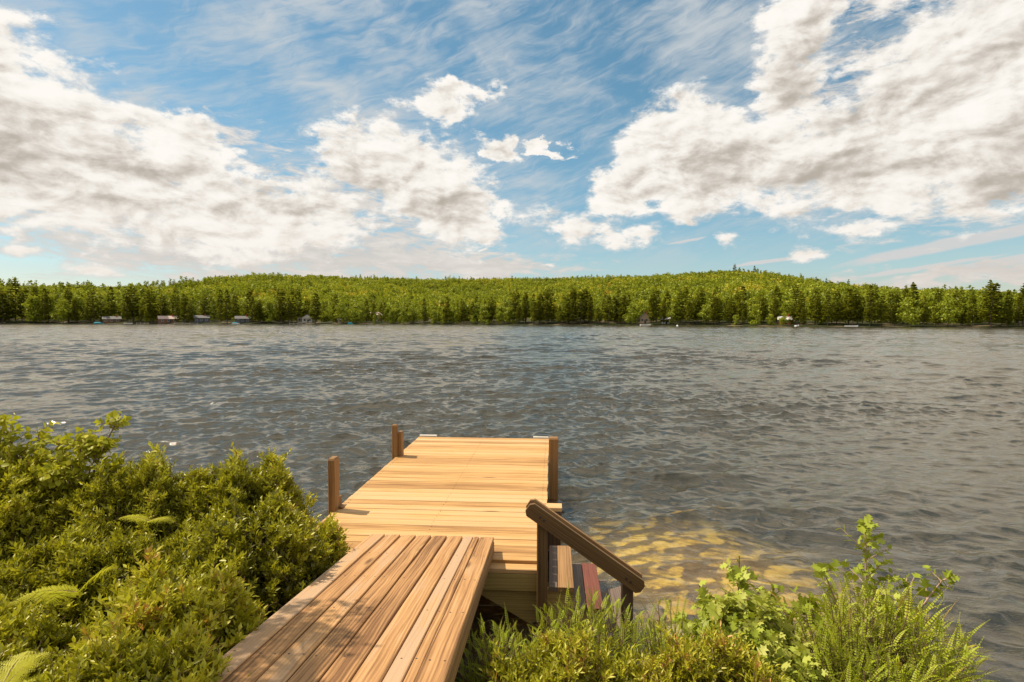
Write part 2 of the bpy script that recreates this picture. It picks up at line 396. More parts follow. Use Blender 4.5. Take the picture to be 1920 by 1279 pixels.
bedc = ramp(nt, n1 + (n2 - .5) * .6, [(.25, (.36, .23, .03)), (.5, (.70, .50, .08)), (.75, (.90, .70, .17))])
vor = nt.nodes.new('ShaderNodeTexVoronoi'); vor.inputs['Scale'].default_value = 8.; nt.links.new(P.o, vor.inputs['Vector'])
stone = sstep(nt, Sk(nt, vor.outputs['Distance']), .5, .2); stm = sstep(nt, noise(nt, P, .9, 2, .5), .45, .6)
bedc = mixc(nt, stone * stm * .45, bedc, (.22, .15, .07))
# golden sand right of stairs; bed colour darkened elsewhere for light lost in depth
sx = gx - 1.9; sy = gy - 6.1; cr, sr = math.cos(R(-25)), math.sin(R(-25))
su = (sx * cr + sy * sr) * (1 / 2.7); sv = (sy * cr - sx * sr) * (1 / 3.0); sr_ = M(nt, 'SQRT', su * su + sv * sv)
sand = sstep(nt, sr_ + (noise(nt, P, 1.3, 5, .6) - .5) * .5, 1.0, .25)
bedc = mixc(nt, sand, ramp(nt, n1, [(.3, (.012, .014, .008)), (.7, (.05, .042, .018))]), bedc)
soil = ramp(nt, n2, [(.3, (.025, .017, .010)), (.7, (.09, .06, .035))])
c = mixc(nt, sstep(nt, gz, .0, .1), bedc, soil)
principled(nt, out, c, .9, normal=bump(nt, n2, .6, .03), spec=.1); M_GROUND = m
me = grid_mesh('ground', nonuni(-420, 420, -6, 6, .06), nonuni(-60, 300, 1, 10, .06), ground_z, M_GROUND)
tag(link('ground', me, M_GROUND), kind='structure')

# ------------------------------------------------------------------ water
def build_water():
    r = np.random.default_rng(5)
    NR, NC = 1650, 1120
    rr = 2.2*np.exp(np.linspace(0, math.log(560/2.2), NR))
    th = np.concatenate([np.linspace(-85, -50, 60)[:-1], np.linspace(-50, 50, NC-120), np.linspace(50, 85, 61)[1:]])*math.pi/180
    NC = len(th)
    RR, TH = np.meshgrid(rr, th, indexing='ij'); X = (RR*np.sin(TH)).astype(np.float32); Y = (RR*np.cos(TH)).astype(np.float32)
    sp = (RR*math.log(560/2.2)/NR*1.).astype(np.float32)
    Z = np.zeros_like(X); DX = np.zeros_like(X); DY = np.zeros_like(X)
    grp = vnoise(X*.5, Y*.8, 3)*1.0 + vnoise(X*.16, Y*.3, 8)*.9 + vnoise(X*1.3, Y*2.1, 12)*.5
    gust = (np.clip(.92 + .5*grp, .35, 1.6)) * (.9 + .25*np.sin(X*.05+Y*.031+1)*np.sin(Y*.043-X*.021) + .2*np.sin(X*.17-Y*.12)*np.sin(Y*.21+X*.05+2)).astype(np.float32)
    wind = R(102)   # travel direction (towards the shore and slightly right-to-left)
    for k in range(170):
        lam = .14*(3.0/.14)**((k+r.uniform(0, 1))/170)
        a = wind + r.normal(0, .33 if lam > .7 else .6) + math.pi
        kk = 2*math.pi/lam; st = .030*(1.45 if .22 < lam < .8 else 1.)
        if lam > 1.0: st *= (1.0/lam)**.25
        if lam < .3: st *= 1.15
        g2 = (.75+.5*np.sin(X*r.uniform(.2, .9)/lam**.5+Y*r.uniform(-.9, .9)/lam**.5+r.uniform(0, 6))).astype(np.float32)
        amp = st/kk
        fade = np.clip((lam/sp - 2.)/2., 0, 1)*(np.clip(.35 + (RR-6)/35, .35, 1.25) if lam > 1. else 1.)
        ph = kk*(X*math.cos(a) + Y*math.sin(a)) + r.uniform(0, 6.28)
        A = amp*fade*gust*g2; Z += A*np.sin(ph); c = A*np.cos(ph)*1.05
        DX -= -c*math.cos(a)*-1; DY -= -c*math.sin(a)*-1
    # calmer right at the bank and among the posts
    calm = np.clip((RR-2.5)/4, .45, 1)
    Z *= calm; X2 = X - DX*calm; Y2 = Y - DY*calm
    V = np.stack([X2.ravel(), Y2.ravel(), Z.ravel()], 1)
    i = np.arange((NR-1)*(NC-1)); q, c = i//(NC-1), i % (NC-1); a = q*NC + c
    return npmesh('lake_water', V, np.stack([a, a+NC, a+NC+1, a+1], 1)[:, ::-1], smooth=True)
m, nt, out = newmat('lake_water')
g = nt.nodes.new('ShaderNodeNewGeometry'); P = Sk(nt, g.outputs['Position']); px_, py_, pz_ = sep(nt, P)
dist = M(nt, 'SQRT', px_ * px_ + py_ * py_)
Pw = vec(nt, px_ * .6, py_ * 1.3, 0.)
b1 = noise(nt, Pw, 5.5, 5, .62, dist=.4); b2 = noise(nt, vec(nt, px_ * .45, py_, 4.), .8, 5, .6, dist=.4)
b3 = noise(nt, vec(nt, px_ * .12, py_ * .3, 8.), .8, 4, .6)
far = sstep(nt, dist, 15., 90.)
b0 = noise(nt, Pw, 17., 3, .55, dist=.3)
rid = M(nt, 'ABSOLUTE', b1 - .5)
h = b1 * .014 - rid * .016 + b0 * .0025 + b2 * .16 * far + b3 * .16 * far
nrm = bump(nt, h, 1., 1.)
fr = nt.nodes.new('ShaderNodeFresnel'); fr.inputs["IOR"].default_value = 1.8; nt.links.new(nrm.o, fr.inputs['Normal'])
gl = nt.nodes.new('ShaderNodeBsdfGlossy'); setin(nt, gl.inputs['Roughness'], .03 + .07 * sstep(nt, dist, 25., 220.)); gl.inputs['Color'].default_value = (1, .93, .82, 1); nt.links.new(nrm.o, gl.inputs['Normal'])
tr = nt.nodes.new('ShaderNodeBsdfTransparent'); tr.inputs['Color'].default_value = (.96, .93, .74, 1)
df = nt.nodes.new('ShaderNodeBsdfDiffuse'); df.inputs['Color'].default_value = (.14, .13, .095, 1); nt.links.new(nrm.o, df.inputs['Normal'])
bm = nt.nodes.new('ShaderNodeMixShader'); bm.inputs[0].default_value = .19
nt.links.new(tr.outputs[0], bm.inputs[1]); nt.links.new(df.outputs[0], bm.inputs[2])
mm = nt.nodes.new('ShaderNodeMixShader'); nt.links.new(fr.outputs[0], mm.inputs[0]); nt.links.new(bm.outputs[0], mm.inputs[1]); nt.links.new(gl.outputs[0], mm.inputs[2])
nt.links.new(mm.outputs[0], out.inputs[0])
tag(link('lake_water', build_water(), m), kind='structure')

# ------------------------------------------------------------------ dock platform (local frame: origin near right corner, y along the dock)
def board_run(mb, x0, x1, y0, y1, ztop, w=.138, gap=.011, th=.035, along='x', tones=None):
    """boards laid side by side; along='x': boards run along x and stack along y"""
    y = y0; k = 0
    while y + w <= y1 + 1e-6:
        j = lambda a: random.uniform(-a, a)
        t = random.random()
        mb.board((x0 + j(.004), y + w/2, ztop - th + j(.0012)), (1, 0, 0), (0, 0, 1), (x1 - x0) + j(.004), w, th, .004, t)
        y += w + gap; k += 1
PX_, PY_, PZ_ = .268, 4.552, .5
dock = empty('wooden_dock', (PX_, PY_, 0), R(-4.1), 'orange brown wooden dock platform of crosswise boards standing in the lake on posts', 'dock')
W_, L_ = 2.23, 5.12
mb = MB(); board_run(mb, -W_, 0, .115, L_, PZ_); mb.build('decking', M_DECK, dock)
mb = MB(); mb.board((-W_, .052, PZ_-.062), (1, 0, 0), (0, 0, 1), W_-.004, .105, .035, .005, .55); o = mb.build('edge_board', M_DECK, dock)
o['label'] = 'lower edge board along the near end of the dock'
mb = MB(); mb.board((-W_+.02, .022, PZ_-.062-.145), (1, 0, 0), (0, 0, 1), W_-.03, .04, .14, .004, .6); mb.build('end_beam', M_BEAM, dock)
mb = MB(); mb.poly([(-.62, .05, .28), (-.03, .05, .28), (-.03, .05, .02), (-.13, .05, .0)], .035, (0, 1, 0), .7); mb.build('corner_triangle', M_BEAM, dock)  # triangular board below the near end of the dock, slightly lighter tone
for x, y0, nm in ((-W_+.03, .04, 0), (-.032, .045, 1), (-W_/2, .05, 2)):
    mb = MB(); mb.board((x, y0, PZ_-.062-.15), (0, 1, 0), (0, 0, 1), L_-.08, .04, .16, .004, .5); mb.build('side_beam' if nm < 2 else 'joist', M_BEAM, dock)
mb = MB(); mb.board((-W_+.01, L_-.012, PZ_-.20), (1, 0, 0), (0, 0, 1), W_-.02, .03, .155, .004, .5); mb.build('end_beam', M_BEAM, dock)
mb = MB(); mb.board((-.27, L_+.005, PZ_-.03), (1, 0, 0), (0, 0, 1), .26, .045, .045, .012, .9); mb.build('bumper', M_WHITE := plain('pale_bumper', (.62, .55, .45), .5), dock)
mb = MB(); mb.board((-W_-.01, L_+.005, PZ_-.03), (1, 0, 0), (0, 0, 1), .30, .045, .045, .012, .9); mb.build('bumper', M_WHITE, dock)
def post(parent, x, y, z0, z1, wx, wy, mat=M_POST, name='post', tone=.5, chz=.02, label=None):
    mb = MB(); mb.board((x, y + wy/2, z0), (0, 0, 1), (0, -1, 0), z1 - z0 - chz, wx, wy, .006, tone)
    # chamfered cap
    b = Vector((x - wx/2, y - wy/2, z1 - chz))
    V0 = [b, b + Vector((wx, 0, 0)), b + Vector((wx, wy, 0)), b + Vector((0, wy, 0))]
    V1 = [b + Vector((chz*.5, chz*.5, chz)), b + Vector((wx-chz*.5, chz*.5, chz)), b + Vector((wx-chz*.5, wy-chz*.5, chz)), b + Vector((chz*.5, wy-chz*.5, chz))]
    n = len(mb.v); mb.v += V0 + V1; mb.t += [tone]*8
    for f in ((4, 5, 6, 7), (0, 1, 5, 4), (1, 2, 6, 5), (2, 3, 7, 6), (3, 0, 4, 7)): mb.f.append(tuple(n+i for i in f)); mb.uv.append([(0, 0), (.02, 0), (.02, .02), (0, .02)])
    o = mb.build(name, mat, parent)
    if label: o['label'] = label
    return o
post(dock, -W_-.01, 1.23, -1.4, 1.06, .075, .13, label='tall post at the near left side of the dock')
mb = MB(); mb.board((-W_-.03, 1.42, .43), (0, 0, 1), (0, -1, 0), .17, .07, .14, .01, .3); mb.tube([(-W_+.03, 1.33, .48), (-W_+.03, 1.26, .48)], .05, 12, .2); mb.build('post_bracket', M_POST, dock)
post(dock, -W_-.02, 3.60, -2.2, .975, .08, .07, label='tall post at the far left side of the dock')
post(dock, -W_+.052, 3.66, .2, .86, .06, .09, name='post_bracket')
post(dock, .075, 3.50, -2.2, .84, .135, .135, label='thick square post at the far right side of the dock')
post(dock, .07, 1.42, -1.2, .50, .16, .14, mat=M_DARKW, label='dark wet post with a cut top beside the stairs')
mb = MB(); mb.board((-.005, 1.42, .502), (1, 0, 0), (0, 0, 1), .165, .15, .04, .004, .8); mb.build('post_cap', M_DECK, dock)
post(dock, -W_+.12, .25, -1.0, PZ_-.21, .09, .09, mat=M_DARKW, name='post')
post(dock, -W_+.12, 4.8, -3, PZ_-.21, .09, .09, mat=M_DARKW, name='post')
post(dock, -.12, 4.8, -3, PZ_-.21, .09, .09, mat=M_DARKW, name='post')

# ------------------------------------------------------------------ ramp walkway (boards run lengthwise, sloping down to the dock)
ramp_o = empty('boardwalk_ramp', (-.148, 4.868, .0), 0, 'sunlit plank walkway of lengthwise boards sloping from the bushes down onto the dock', 'walkway')
mb = MB(); dv = lambda x: Vector((-.046 - x*.032, -1, .163)).normalized(); upv = Vector((0, .161, 1)).normalized()
nb = 8; bw = 1.10/nb
for k in range(nb):
    xc = -(k + .5)*bw; wv_ = bw - .017; dirv = dv(xc)
    if k == 1: # one board split in two narrow ones
        for (xo, w2) in ((xc + .045, .045), (xc - .022, .078)):
            mb.board((xo, -xo*.07, .62-.036), dirv, upv, 5.4, w2, .036, .004, random.random())
        continue
    mb.board((xc, -xc*.07 + random.uniform(-.004, .004), .62-.036+random.uniform(-.001, .001)), dirv, upv, 5.4, wv_, .036, .004, random.random(), end_skew=.07)
mb.build('decking', M_RAMP, ramp_o)
for xo, nm in ((-.022, 'side_board'), (-1.078, 'side_board'), (-.55, 'joist')):
    mb = MB(); mb.board((xo, -xo*.07 - .01, .62-.036-.09 - .003), dv(xo), upv, 5.38, .036, .088, .003, .6); mb.build(nm, M_POST if nm[0] == 's' else M_BEAM, ramp_o)  # side boards get a darker wood, standing for shade on their faces
mb = MB(); mb.board((-1.05, .045, .62-.036-.088), (1, -.07, 0), (0, 0, 1), 1.0, .036, .078, .003, .6); mb.build('end_board', M_RAMP, ramp_o)

M_SCREW = plain('screw_steel', (.05, .035, .025), .5)
def screws(pts, nrm, parent):
    mb = MB()
    for p in pts: mb.tube([Vector(p) - Vector(nrm)*.004, Vector(p) + Vector(nrm)*.0012], .0055, 6)
    o = mb.build('screws', M_SCREW, parent); o['kind'] = 'stuff'
screws([(x + dx_ + random.uniform(-.006, .006), .115 + .149*k + .138*fy, PZ_) for k in range(34) if .115+.149*k+.138 < L_ for x in (-W_+.05, -W_/2, -.05) for dx_ in (0,) for fy in (.22, .78)], (0, 0, 1), dock)
pts = []
for k in range(nb):
    for j, yy in enumerate((.06, .66, 1.27, 1.87, 2.48, 3.1, 3.7)):
        for fx in (.24, .76):
            xc = -(k + fx)*bw; d_ = dv(xc); p = Vector((xc, -xc*.07, .62)) + d_*(yy + random.uniform(-.01, .01)); pts.append((p.x, p.y, p.z - .0005))
screws(pts, upv, ramp_o)

# ------------------------------------------------------------------ stairs into the water with handrail
st_o = empty('lake_stairs', (PX_, PY_, 0), R(-4.1), 'short wooden stairs with slanting handrail going down from the dock side into the water', 'stairs')
def tread(x0, z, w1, w2, m1, m2, y0=.0, y1=.86, label=None):
    t = MB(); t.board((x0 + w1/2, y0, z-.036), (0, 1, 0), (0, 0, 1), y1-y0, w1-.004, .036, .004, .3); a = t.build('tread_board', m1, st_o)
    t = MB(); t.board((x0 + w1 + w2/2, y0, z-.036), (0, 1, 0), (0, 0, 1), y1-y0, w2-.004, .036, .004, .5); b = t.build('tread_board', m2, st_o)
    if label: b['label'] = label
tread(.03, .335, .075, .135, M_CHAR, M_POST)
tread(.235, .17, .105, .14, M_CHAR, M_RED, y0=.0, y1=.86, label='reddish brown tread board')
tread(.47, .012, .12, .14, M_CHAR, M_CHAR)
for y in (.02, .84):
    mb = MB(); mb.poly([(.02, y, .30), (.24, y, .30), (.245, y, .133), (.47, y, .133), (.475, y, -.025), (.74, y, -.025), (.74, y, -.2), (.02, y, .0)], .036, (0, -1 if y > .5 else 1, 0), .4)
    mb.build('stringer', M_BEAM if y < .5 else M_DARKW, st_o)
# handrail posts
post(st_o, -.02, -.06, -.25, .92, .085, .07, mat=M_RAIL, name='handrail_post')
post(st_o, .655, -.06, -.3, .50, .09, .07, mat=M_DARKW, name='handrail_post')
def rail(y, off, mat):
    a = Vector((-.135, y, 1.025+off)); b = Vector((.765, y, .405+off)); d = (b-a).normalized(); u = Vector((0, -1, 0)).cross(d); 
    if u.z < 0: u = -u
    w = .116; c = .028
    pts = [a + u*(-w/2+c), a + d*c - u*w/2, b - d*c - u*w/2, b - u*(w/2-c), b + u*(w/2-c), b - d*c + u*w/2, a + d*c + u*w/2, a + u*(w/2-c)]
    mb = MB(); mb.poly(pts, .034, (0, 1, 0), .55, gdir=d); return mb.build('handrail_board', mat, st_o)
rail(-.135, 0, M_RAIL); rail(-.02, .0, M_POST)
for bx_, bz_ in ((-.005, .93), (-.035, .955), (.64, .485), (.67, .46)):
    mb = MB(); mb.tube([(bx_, -.134, bz_), (bx_, -.139, bz_), (bx_, -.141, bz_)], [.011, .010, .004], 10); mb.build('bolt', M_SCREW, st_o)

# ------------------------------------------------------------------ foliage generators (numpy)
def nrmz(a): return a/np.maximum(np.linalg.norm(a, axis=1, keepdims=True), 1e-9)
def leaf_mesh(P, A, Nn, Ln, Wd, templ, faces, tone):
    """P base, A axis, Nn rough normal, Ln length, Wd width, template rows (a,b,c)"""
    A = nrmz(A); B = nrmz(np.cross(Nn, A)); C = np.cross(A, B)
    T = np.array(templ); k = len(T)
    V = (P[:, None] + A[:, None]*(T[None, :, :1]*Ln[:, None, None]) + B[:, None]*(T[None, :, 1:2]*Wd[:, None, None]) + C[:, None]*(T[None, :, 2:3]*Ln[:, None, None]))
    n = len(P); F = (np.array(faces)[None] + (np.arange(n)*k)[:, None, None]).reshape(-1, len(faces[0]))
    return V.reshape(-1, 3), F, np.repeat(tone, k)
DIA = [(0, 0, 0), (.45, .5, .08), (1, 0, -.08), (.45, -.5, .08)]; DIAF = [(0, 1, 2), (0, 2, 3)]
OVAL = [(0, 0, 0), (.3, .42, .07), (.7, .38, .06), (1, 0, -.12), (.7, -.38, .06), (.3, -.42, .07), (.5, 0, 0)]
OVALF = [(0, 1, 6), (1, 2, 6), (2, 3, 6), (3, 4, 6), (4, 5, 6), (5, 0, 6)]
LOBE = [(0, 0, 0), (.12, .22, .05), (.38, .62, .02), (.52, .24, .03), (.78, .50, -.04), (.80, .17, 0), (1.0, 0, -.12), (.80, -.17, 0), (.78, -.5, -.04), (.52, -.24, .03), (.38, -.62, .02), (.12, -.22, .05), (.45, 0, -.02)]
LOBEF = [(i, (i+1) % 12, 12) for i in range(12)]
def rdir(n, r): return nrmz(r.normal(size=(n, 3)))
def cat(parts):
    V = []; F = []; T = []; o = 0
    for v, f, t in parts: V.append(v); F.append(f+o); T.append(t); o += len(v)
    return np.concatenate(V), np.concatenate(F), np.concatenate(T)
def twigs_to_leaves(P, Dv, L, M_, r, ll, lw, templ=DIA, faces=DIAF, spread=.9, tone=None, up=.3, tjit=.13, droop=0.):
    n = len(P); t = np.tile(np.linspace(.12, 1, M_), n); idx = np.repeat(np.arange(n), M_)
    Dn = nrmz(Dv); e1 = nrmz(np.cross(Dn, rdir(n, r))); e2 = np.cross(Dn, e1)
    ph = np.tile(np.arange(M_)*2.4, n) + np.repeat(r.uniform(0, 6.28, n), M_)
    rad = e1[idx]*np.cos(ph)[:, None] + e2[idx]*np.sin(ph)[:, None]
    A = Dn[idx]*(1-spread*.6*(1-t[:, None]*.5)) + rad*spread + np.array([0, 0, up]) + r.normal(0, .18, (n*M_, 3))
    A[:, 2] -= droop
    pos = P[idx] + Dn[idx]*(t*np.asarray(L)[idx] if hasattr(L, '__len__') else t*L)[:, None]
    Nn = Dn[idx]*.8 + np.array([0, 0, .6]) + r.normal(0, .35, (n*M_, 3))
    s = r.uniform(.7, 1.25, n*M_)*(1.1-.35*t)
    tn = (np.repeat(tone, M_) if tone is not None else .5) + r.normal(0, tjit, n*M_)
    return leaf_mesh(pos, A, Nn, ll*s, lw*s, templ, faces, np.clip(tn, 0, 1))
def tubes(segs, n=4, tone=.5):
    """segs: list of (p0,p1,r0,r1) -> prism mesh, quads"""
    a = np.array([s[0] for s in segs], float); b = np.array([s[1] for s in segs], float)
    r0 = np.array([s[2] for s in segs]); r1 = np.array([s[3] for s in segs]); d = nrmz(b-a)
    ref = np.where(np.abs(d[:, 2:3]) > .9, np.array([[1., 0, 0]]), np.array([[0, 0, 1.]])); e1 = nrmz(np.cross(d, ref)); e2 = np.cross(d, e1)
    V = []
    for (p, rr_) in ((a, r0), (b, r1)):
        for k in range(n):
            an = 2*math.pi*k/n; V.append(p + (e1*math.cos(an)+e2*math.sin(an))*rr_[:, None])
    V = np.stack(V, 1).reshape(-1, 3); base = (np.arange(len(segs))*2*n)[:, None]
    F = np.concatenate([np.stack([base[:, 0]+k, base[:, 0]+(k+1) % n, base[:, 0]+n+(k+1) % n, base[:, 0]+n+k], 1) for k in range(n)])
    return V, F
def stem_obj(segs, mat, parent, name='stem', n=4):
    V, F = tubes(segs, n); return link(name, npmesh(name, V, F, attrs={'tone': np.full(len(V), .5)}, smooth=True), mat, parent)

def bush(name, label, cat_, cx, cy, rx, ry, z0, ztop, ntw, M_, ll, lw, r, mat=L_BUSH, templ=DIA, faces=DIAF, tl=.13, base_tone=.5, group=None, lumps=10, spread=.9, up=.3, xmax=None, xmin=None, name_f='foliage'):
    """dense shrub of several lumps; twig tips fill each lump's outer shell, stems run from the root to the lumps"""
    root = empty(name, (cx, cy, z0), 0, label, cat_, group)
    H = ztop - z0; P = []; Dv = []; T = []; segs = []
    for k in range(lumps):
        a = r.uniform(0, 6.28); q = math.sqrt(r.uniform(0, 1))*.72
        lx = math.cos(a)*q*rx; ly = math.sin(a)*q*ry; hh = H*(r.uniform(.62, 1.0)*(1-.28*q*q))
        lr = r.uniform(.24, .44)*min(rx, ry); lt = r.normal(0, .13)
        n = int(ntw/lumps); d = rdir(n, r); d[:, 2] = np.abs(d[:, 2])*1.1 - .25*r.uniform(0, 1, n); d = nrmz(d)
        sh = r.uniform(.45, 1.0, n)**.6
        c = np.array([lx, ly, hh-lr*1.05]); p = c + d*np.array([lr*1.15, lr*1.15, lr])*sh[:, None]
        m = int(n*.36)   # skirt down to the ground
        dd = rdir(m, r); p2 = np.array([lx, ly, 0]) + np.stack([dd[:, 0]*lr*1.2, dd[:, 1]*lr*1.2, r.uniform(.1, 1, m)*(hh-lr)], 1)
        P += [p, p2]; Dv += [d + np.array([0, 0, .55]), nrmz(dd*np.array([1, 1, 0])+1e-6) + np.array([0, 0, .7])]
        T += [np.full(n, base_tone+lt) + .22*(sh-.8) + .12*d[:, 2], np.full(m, base_tone+lt-.3)]  # skirt leaves take a darker tone, painting shade into the gaps
        for j in range(9):
            tip = c + rdir(1, r)[0]*lr*.8; segs.append(((lx*.3, ly*.3, 0), tuple(tip*.6 + np.array([lx*.2, ly*.2, 0])), .011, .006)); segs.append((segs[-1][1], tuple(tip), .006, .003))
    P = np.concatenate(P); Dv = np.concatenate(Dv); T = np.concatenate(T)
    keep = np.ones(len(P), bool)
    if xmax is not None: keep &= (P[:, 0]+cx) < xmax - r.uniform(0, .12, len(P)) 
    if xmin is not None: keep &= (P[:, 0]+cx) > xmin
    P, Dv, T = P[keep], Dv[keep], T[keep]
    ns = min(len(P), 900); 
    up_i = r.choice(len(P), len(P)//14, replace=False); P[up_i] += nrmz(Dv[up_i] + np.array([0, 0, .8]))*r.uniform(.03, .12, (len(up_i), 1))
    for i in r.choice(len(P), ns, replace=False): segs.append((tuple(P[i]-nrmz(Dv[i:i+1])[0]*.10), tuple(P[i]+nrmz(Dv[i:i+1])[0]*tl*.8), .0028, .0014))
    V, F, t = twigs_to_leaves(P, Dv, tl, M_, r, ll, lw, templ, faces, spread, np.clip(T, 0, 1), up)
    link(name_f, npmesh(name_f, V, F, attrs={'tone': t}), mat, root)
    stem_obj(segs, M_TWIG, root)
    return root
def shoots(name, label, cat_, cx, cy, rx, ry, z0, ztop, nsh, ll, lw, r, mat=L_BUSH, base_tone=.5, xmax=None, xmin=None, templ=DIA, faces=DIAF):
    """shrub made of many leafy upright shoots of uneven height, each with side twigs"""
    root = empty(name, (cx, cy, z0), 0, label, cat_)
    H = ztop - z0; P = []; Dv = []; T = []; L = []; segs = []; ph = r.uniform(0, 6.28, 6)
    a = r.uniform(0, 6.28, nsh); q = np.sqrt(r.uniform(0, 1, nsh)); sx_ = np.cos(a)*q*rx; sy_ = np.sin(a)*q*ry
    relief = .5*np.sin(sx_*9+ph[0])*np.sin(sy_*8+ph[1]) + .35*np.sin(sx_*17+sy_*9+ph[2]) + .3*np.sin(sy_*21-sx_*6+ph[3])
    top = H*(1-.42*q**2.4)*(.84 + .17*relief + r.uniform(-.10, .10, nsh)); top = np.where(r.uniform(size=nsh) < .07, top*1.12, top)
    low = q > .72; top = np.where(low & (r.uniform(size=nsh) < .5), top*r.uniform(.35, .9, nsh), top)
    for i in range(nsh):
        tip = np.array([sx_[i], sy_[i], top[i]])
        if xmax is not None and tip[0]+cx > xmax - .03 - abs(r.normal(0, .05)): continue
        if xmin is not None and tip[0]+cx < xmin: continue
        ax = np.array([sx_[i]/rx*.55, sy_[i]/ry*.55, .9]) + r.normal(0, .24, 3); ax /= np.linalg.norm(ax); LS = r.uniform(.16, .34)*min(1, H/.5)
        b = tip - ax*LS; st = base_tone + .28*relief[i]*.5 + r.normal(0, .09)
        segs.append(((b[0]*.5, b[1]*.5, max(0, b[2]*.25)), tuple(b), .006, .004)); segs.append((tuple(b), tuple(tip), .0035, .0012))
        nt_ = 6
        for k in range(nt_):
            t = (k+.4)/nt_; an = k*2.4+i; rad = np.array([math.cos(an), math.sin(an), .25])
            d = ax*.75 + rad*.75*(1.1-t*.5); P.append(b + ax*LS*t); Dv.append(d); L.append(r.uniform(.06, .11)); T.append(st - .34 + .44*t)  # leaves low on the shoot toned darker to paint shaded gaps
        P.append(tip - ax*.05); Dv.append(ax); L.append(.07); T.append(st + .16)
    P = np.array(P); Dv = np.array(Dv); T = np.clip(np.array(T), 0, 1); n = len(P)
    V, F, t = twigs_to_leaves(P, Dv, np.array(L), 8, r, ll, lw, templ, faces, .72, T, .35, tjit=.10)
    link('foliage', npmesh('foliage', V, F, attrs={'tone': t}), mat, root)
    # thin bare twigs showing in the gaps
    for i in r.choice(n, min(n, 260), replace=False): segs.append((tuple(P[i]-Dv[i]*.12), tuple(P[i]+Dv[i]*.14), .0022, .001))
    stem_obj(segs, M_TWIG, root)
    return root
r = np.random.default_rng(21)
GL = 'leafy shrubs crowding the bank left of the walkway'
bushes = [  # label, cx, cy, rx, ry, z0, ztop, twigs
    ('small-leaved green shrub filling the bank at the far left edge below the sapling', -4.3, 4.3, 1.0, .8, .2, 1.40, 3000, .5, None),
    ('rounded small-leaved shrub left of the middle of the bank, just right of the sapling', -3.05, 4.55, .85, .6, .2, 1.28, 2800, .5, None),
    ('small-leaved shrub rising highest at the water behind the left bushes near the first dock post', -2.25, 4.75, .60, .55, .15, 1.27, 2600, .45, -1.74),
    ('bright green bushy shrub leaning over the left corner where walkway meets dock', -1.62, 4.3, .40, .5, .1, .90, 2300, .62, -1.25),
    ('dark dense shrub hugging the left edge of the walkway', -1.72, 3.75, .5, .6, .3, 1.22, 2300, .36, -1.24),
    ('dense olive shrub in the middle of the left bank behind the fern', -2.75, 3.75, .8, .5, .3, .98, 3000, .40, None),  # leaf tone lowered to paint the shade of the hollow
    ('low shrub at the left picture edge behind the pair of ferns', -2.9, 2.85, .62, .45, .45, .90, 2400, .5, None),
    ('yellow green leafy shrub in the left foreground beside the walkway', -1.66, 2.75, .42, .42, .6, 1.20, 2100, .62, -1.20),
    ('leafy shrub at the very bottom of the picture left of the walkway', -1.44, 2.1, .44, .36, .7, 1.20, 1900, .55, -.99),
    ('low shrub at the left picture edge just behind the wide fern', -3.35, 3.3, .62, .42, .3, .90, 2200, .46, None),
    ('shrub spreading along the bank beyond the left picture edge', -4.3, 3.2, .7, .6, .3, 1.0, 2200, .5, None),
    ('low dark shrub in the hollow between the fern and the bottom left corner', -2.55, 2.72, .5, .42, .55, .86, 2000, .38, None),
    ('shaded shrub behind the fronds in the bottom left corner', -2.25, 2.3, .5, .36, .7, .96, 1900, .42, None)]
for lab, cx, cy, rx, ry, z0, zt, n, bt, xm in bushes:
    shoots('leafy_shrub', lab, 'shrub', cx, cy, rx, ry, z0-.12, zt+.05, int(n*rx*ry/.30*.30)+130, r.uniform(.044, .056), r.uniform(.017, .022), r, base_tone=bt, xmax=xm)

# sapling with broad leaves at the far left
def sapling(name, label, cx, cy, z0, stems, r, mat, ll, lw, templ, faces, cat_='sapling', M_=9, droop=.25, base=.6, bark=M_TWIG):
    root = empty(name, (cx, cy, z0), 0, label, cat_); segs = []; P = []; Dv = []; Ls = []
    for (tx, ty, tz, nbr, bl) in stems:
        p0 = np.array([0, 0, 0.]); p3 = np.array([tx, ty, tz]); mid = np.array([tx*.35, ty*.35, tz*.55]); pts = []
        for t in np.linspace(0, 1, 9): pts.append((1-t)**2*p0 + 2*t*(1-t)*mid + t*t*p3)
        for i in range(8): segs.append((tuple(pts[i]), tuple(pts[i+1]), .011*(1-i/9)+.002, .011*(1-(i+1)/9)+.002))
        for b in range(nbr):
            t = r.uniform(.3, 1)**.8; k = min(int(t*8), 7); p = pts[k] + (pts[k+1]-pts[k])*(t*8-k)
            a = b*2.4 + r.uniform(-.3, .3); d = np.array([math.cos(a), math.sin(a), r.uniform(.3, .9)]); d /= np.linalg.norm(d)
            L = bl*(1.25-t)*r.uniform(.6, 1.2)+.05; P.append(p); Dv.append(d); Ls.append(L); segs.append((tuple(p), tuple(p+d*L), .004, .0015))
        P.append(pts[6]); Dv.append(pts[8]-pts[6]); Ls.append(np.linalg.norm(pts[8]-pts[6]))
    P = np.array(P); Dv = np.array(Dv); tone = np.clip(base + r.normal(0, .12, len(P)), 0, 1)
    V, F, t = twigs_to_leaves(P, Dv, np.array(Ls), M_, r, ll, lw, templ, faces, .85, tone, .15, droop=droop)
    link('foliage', npmesh('foliage', V, F, attrs={'tone': t}), mat, root); stem_obj(segs, bark, root, n=6)
    return root
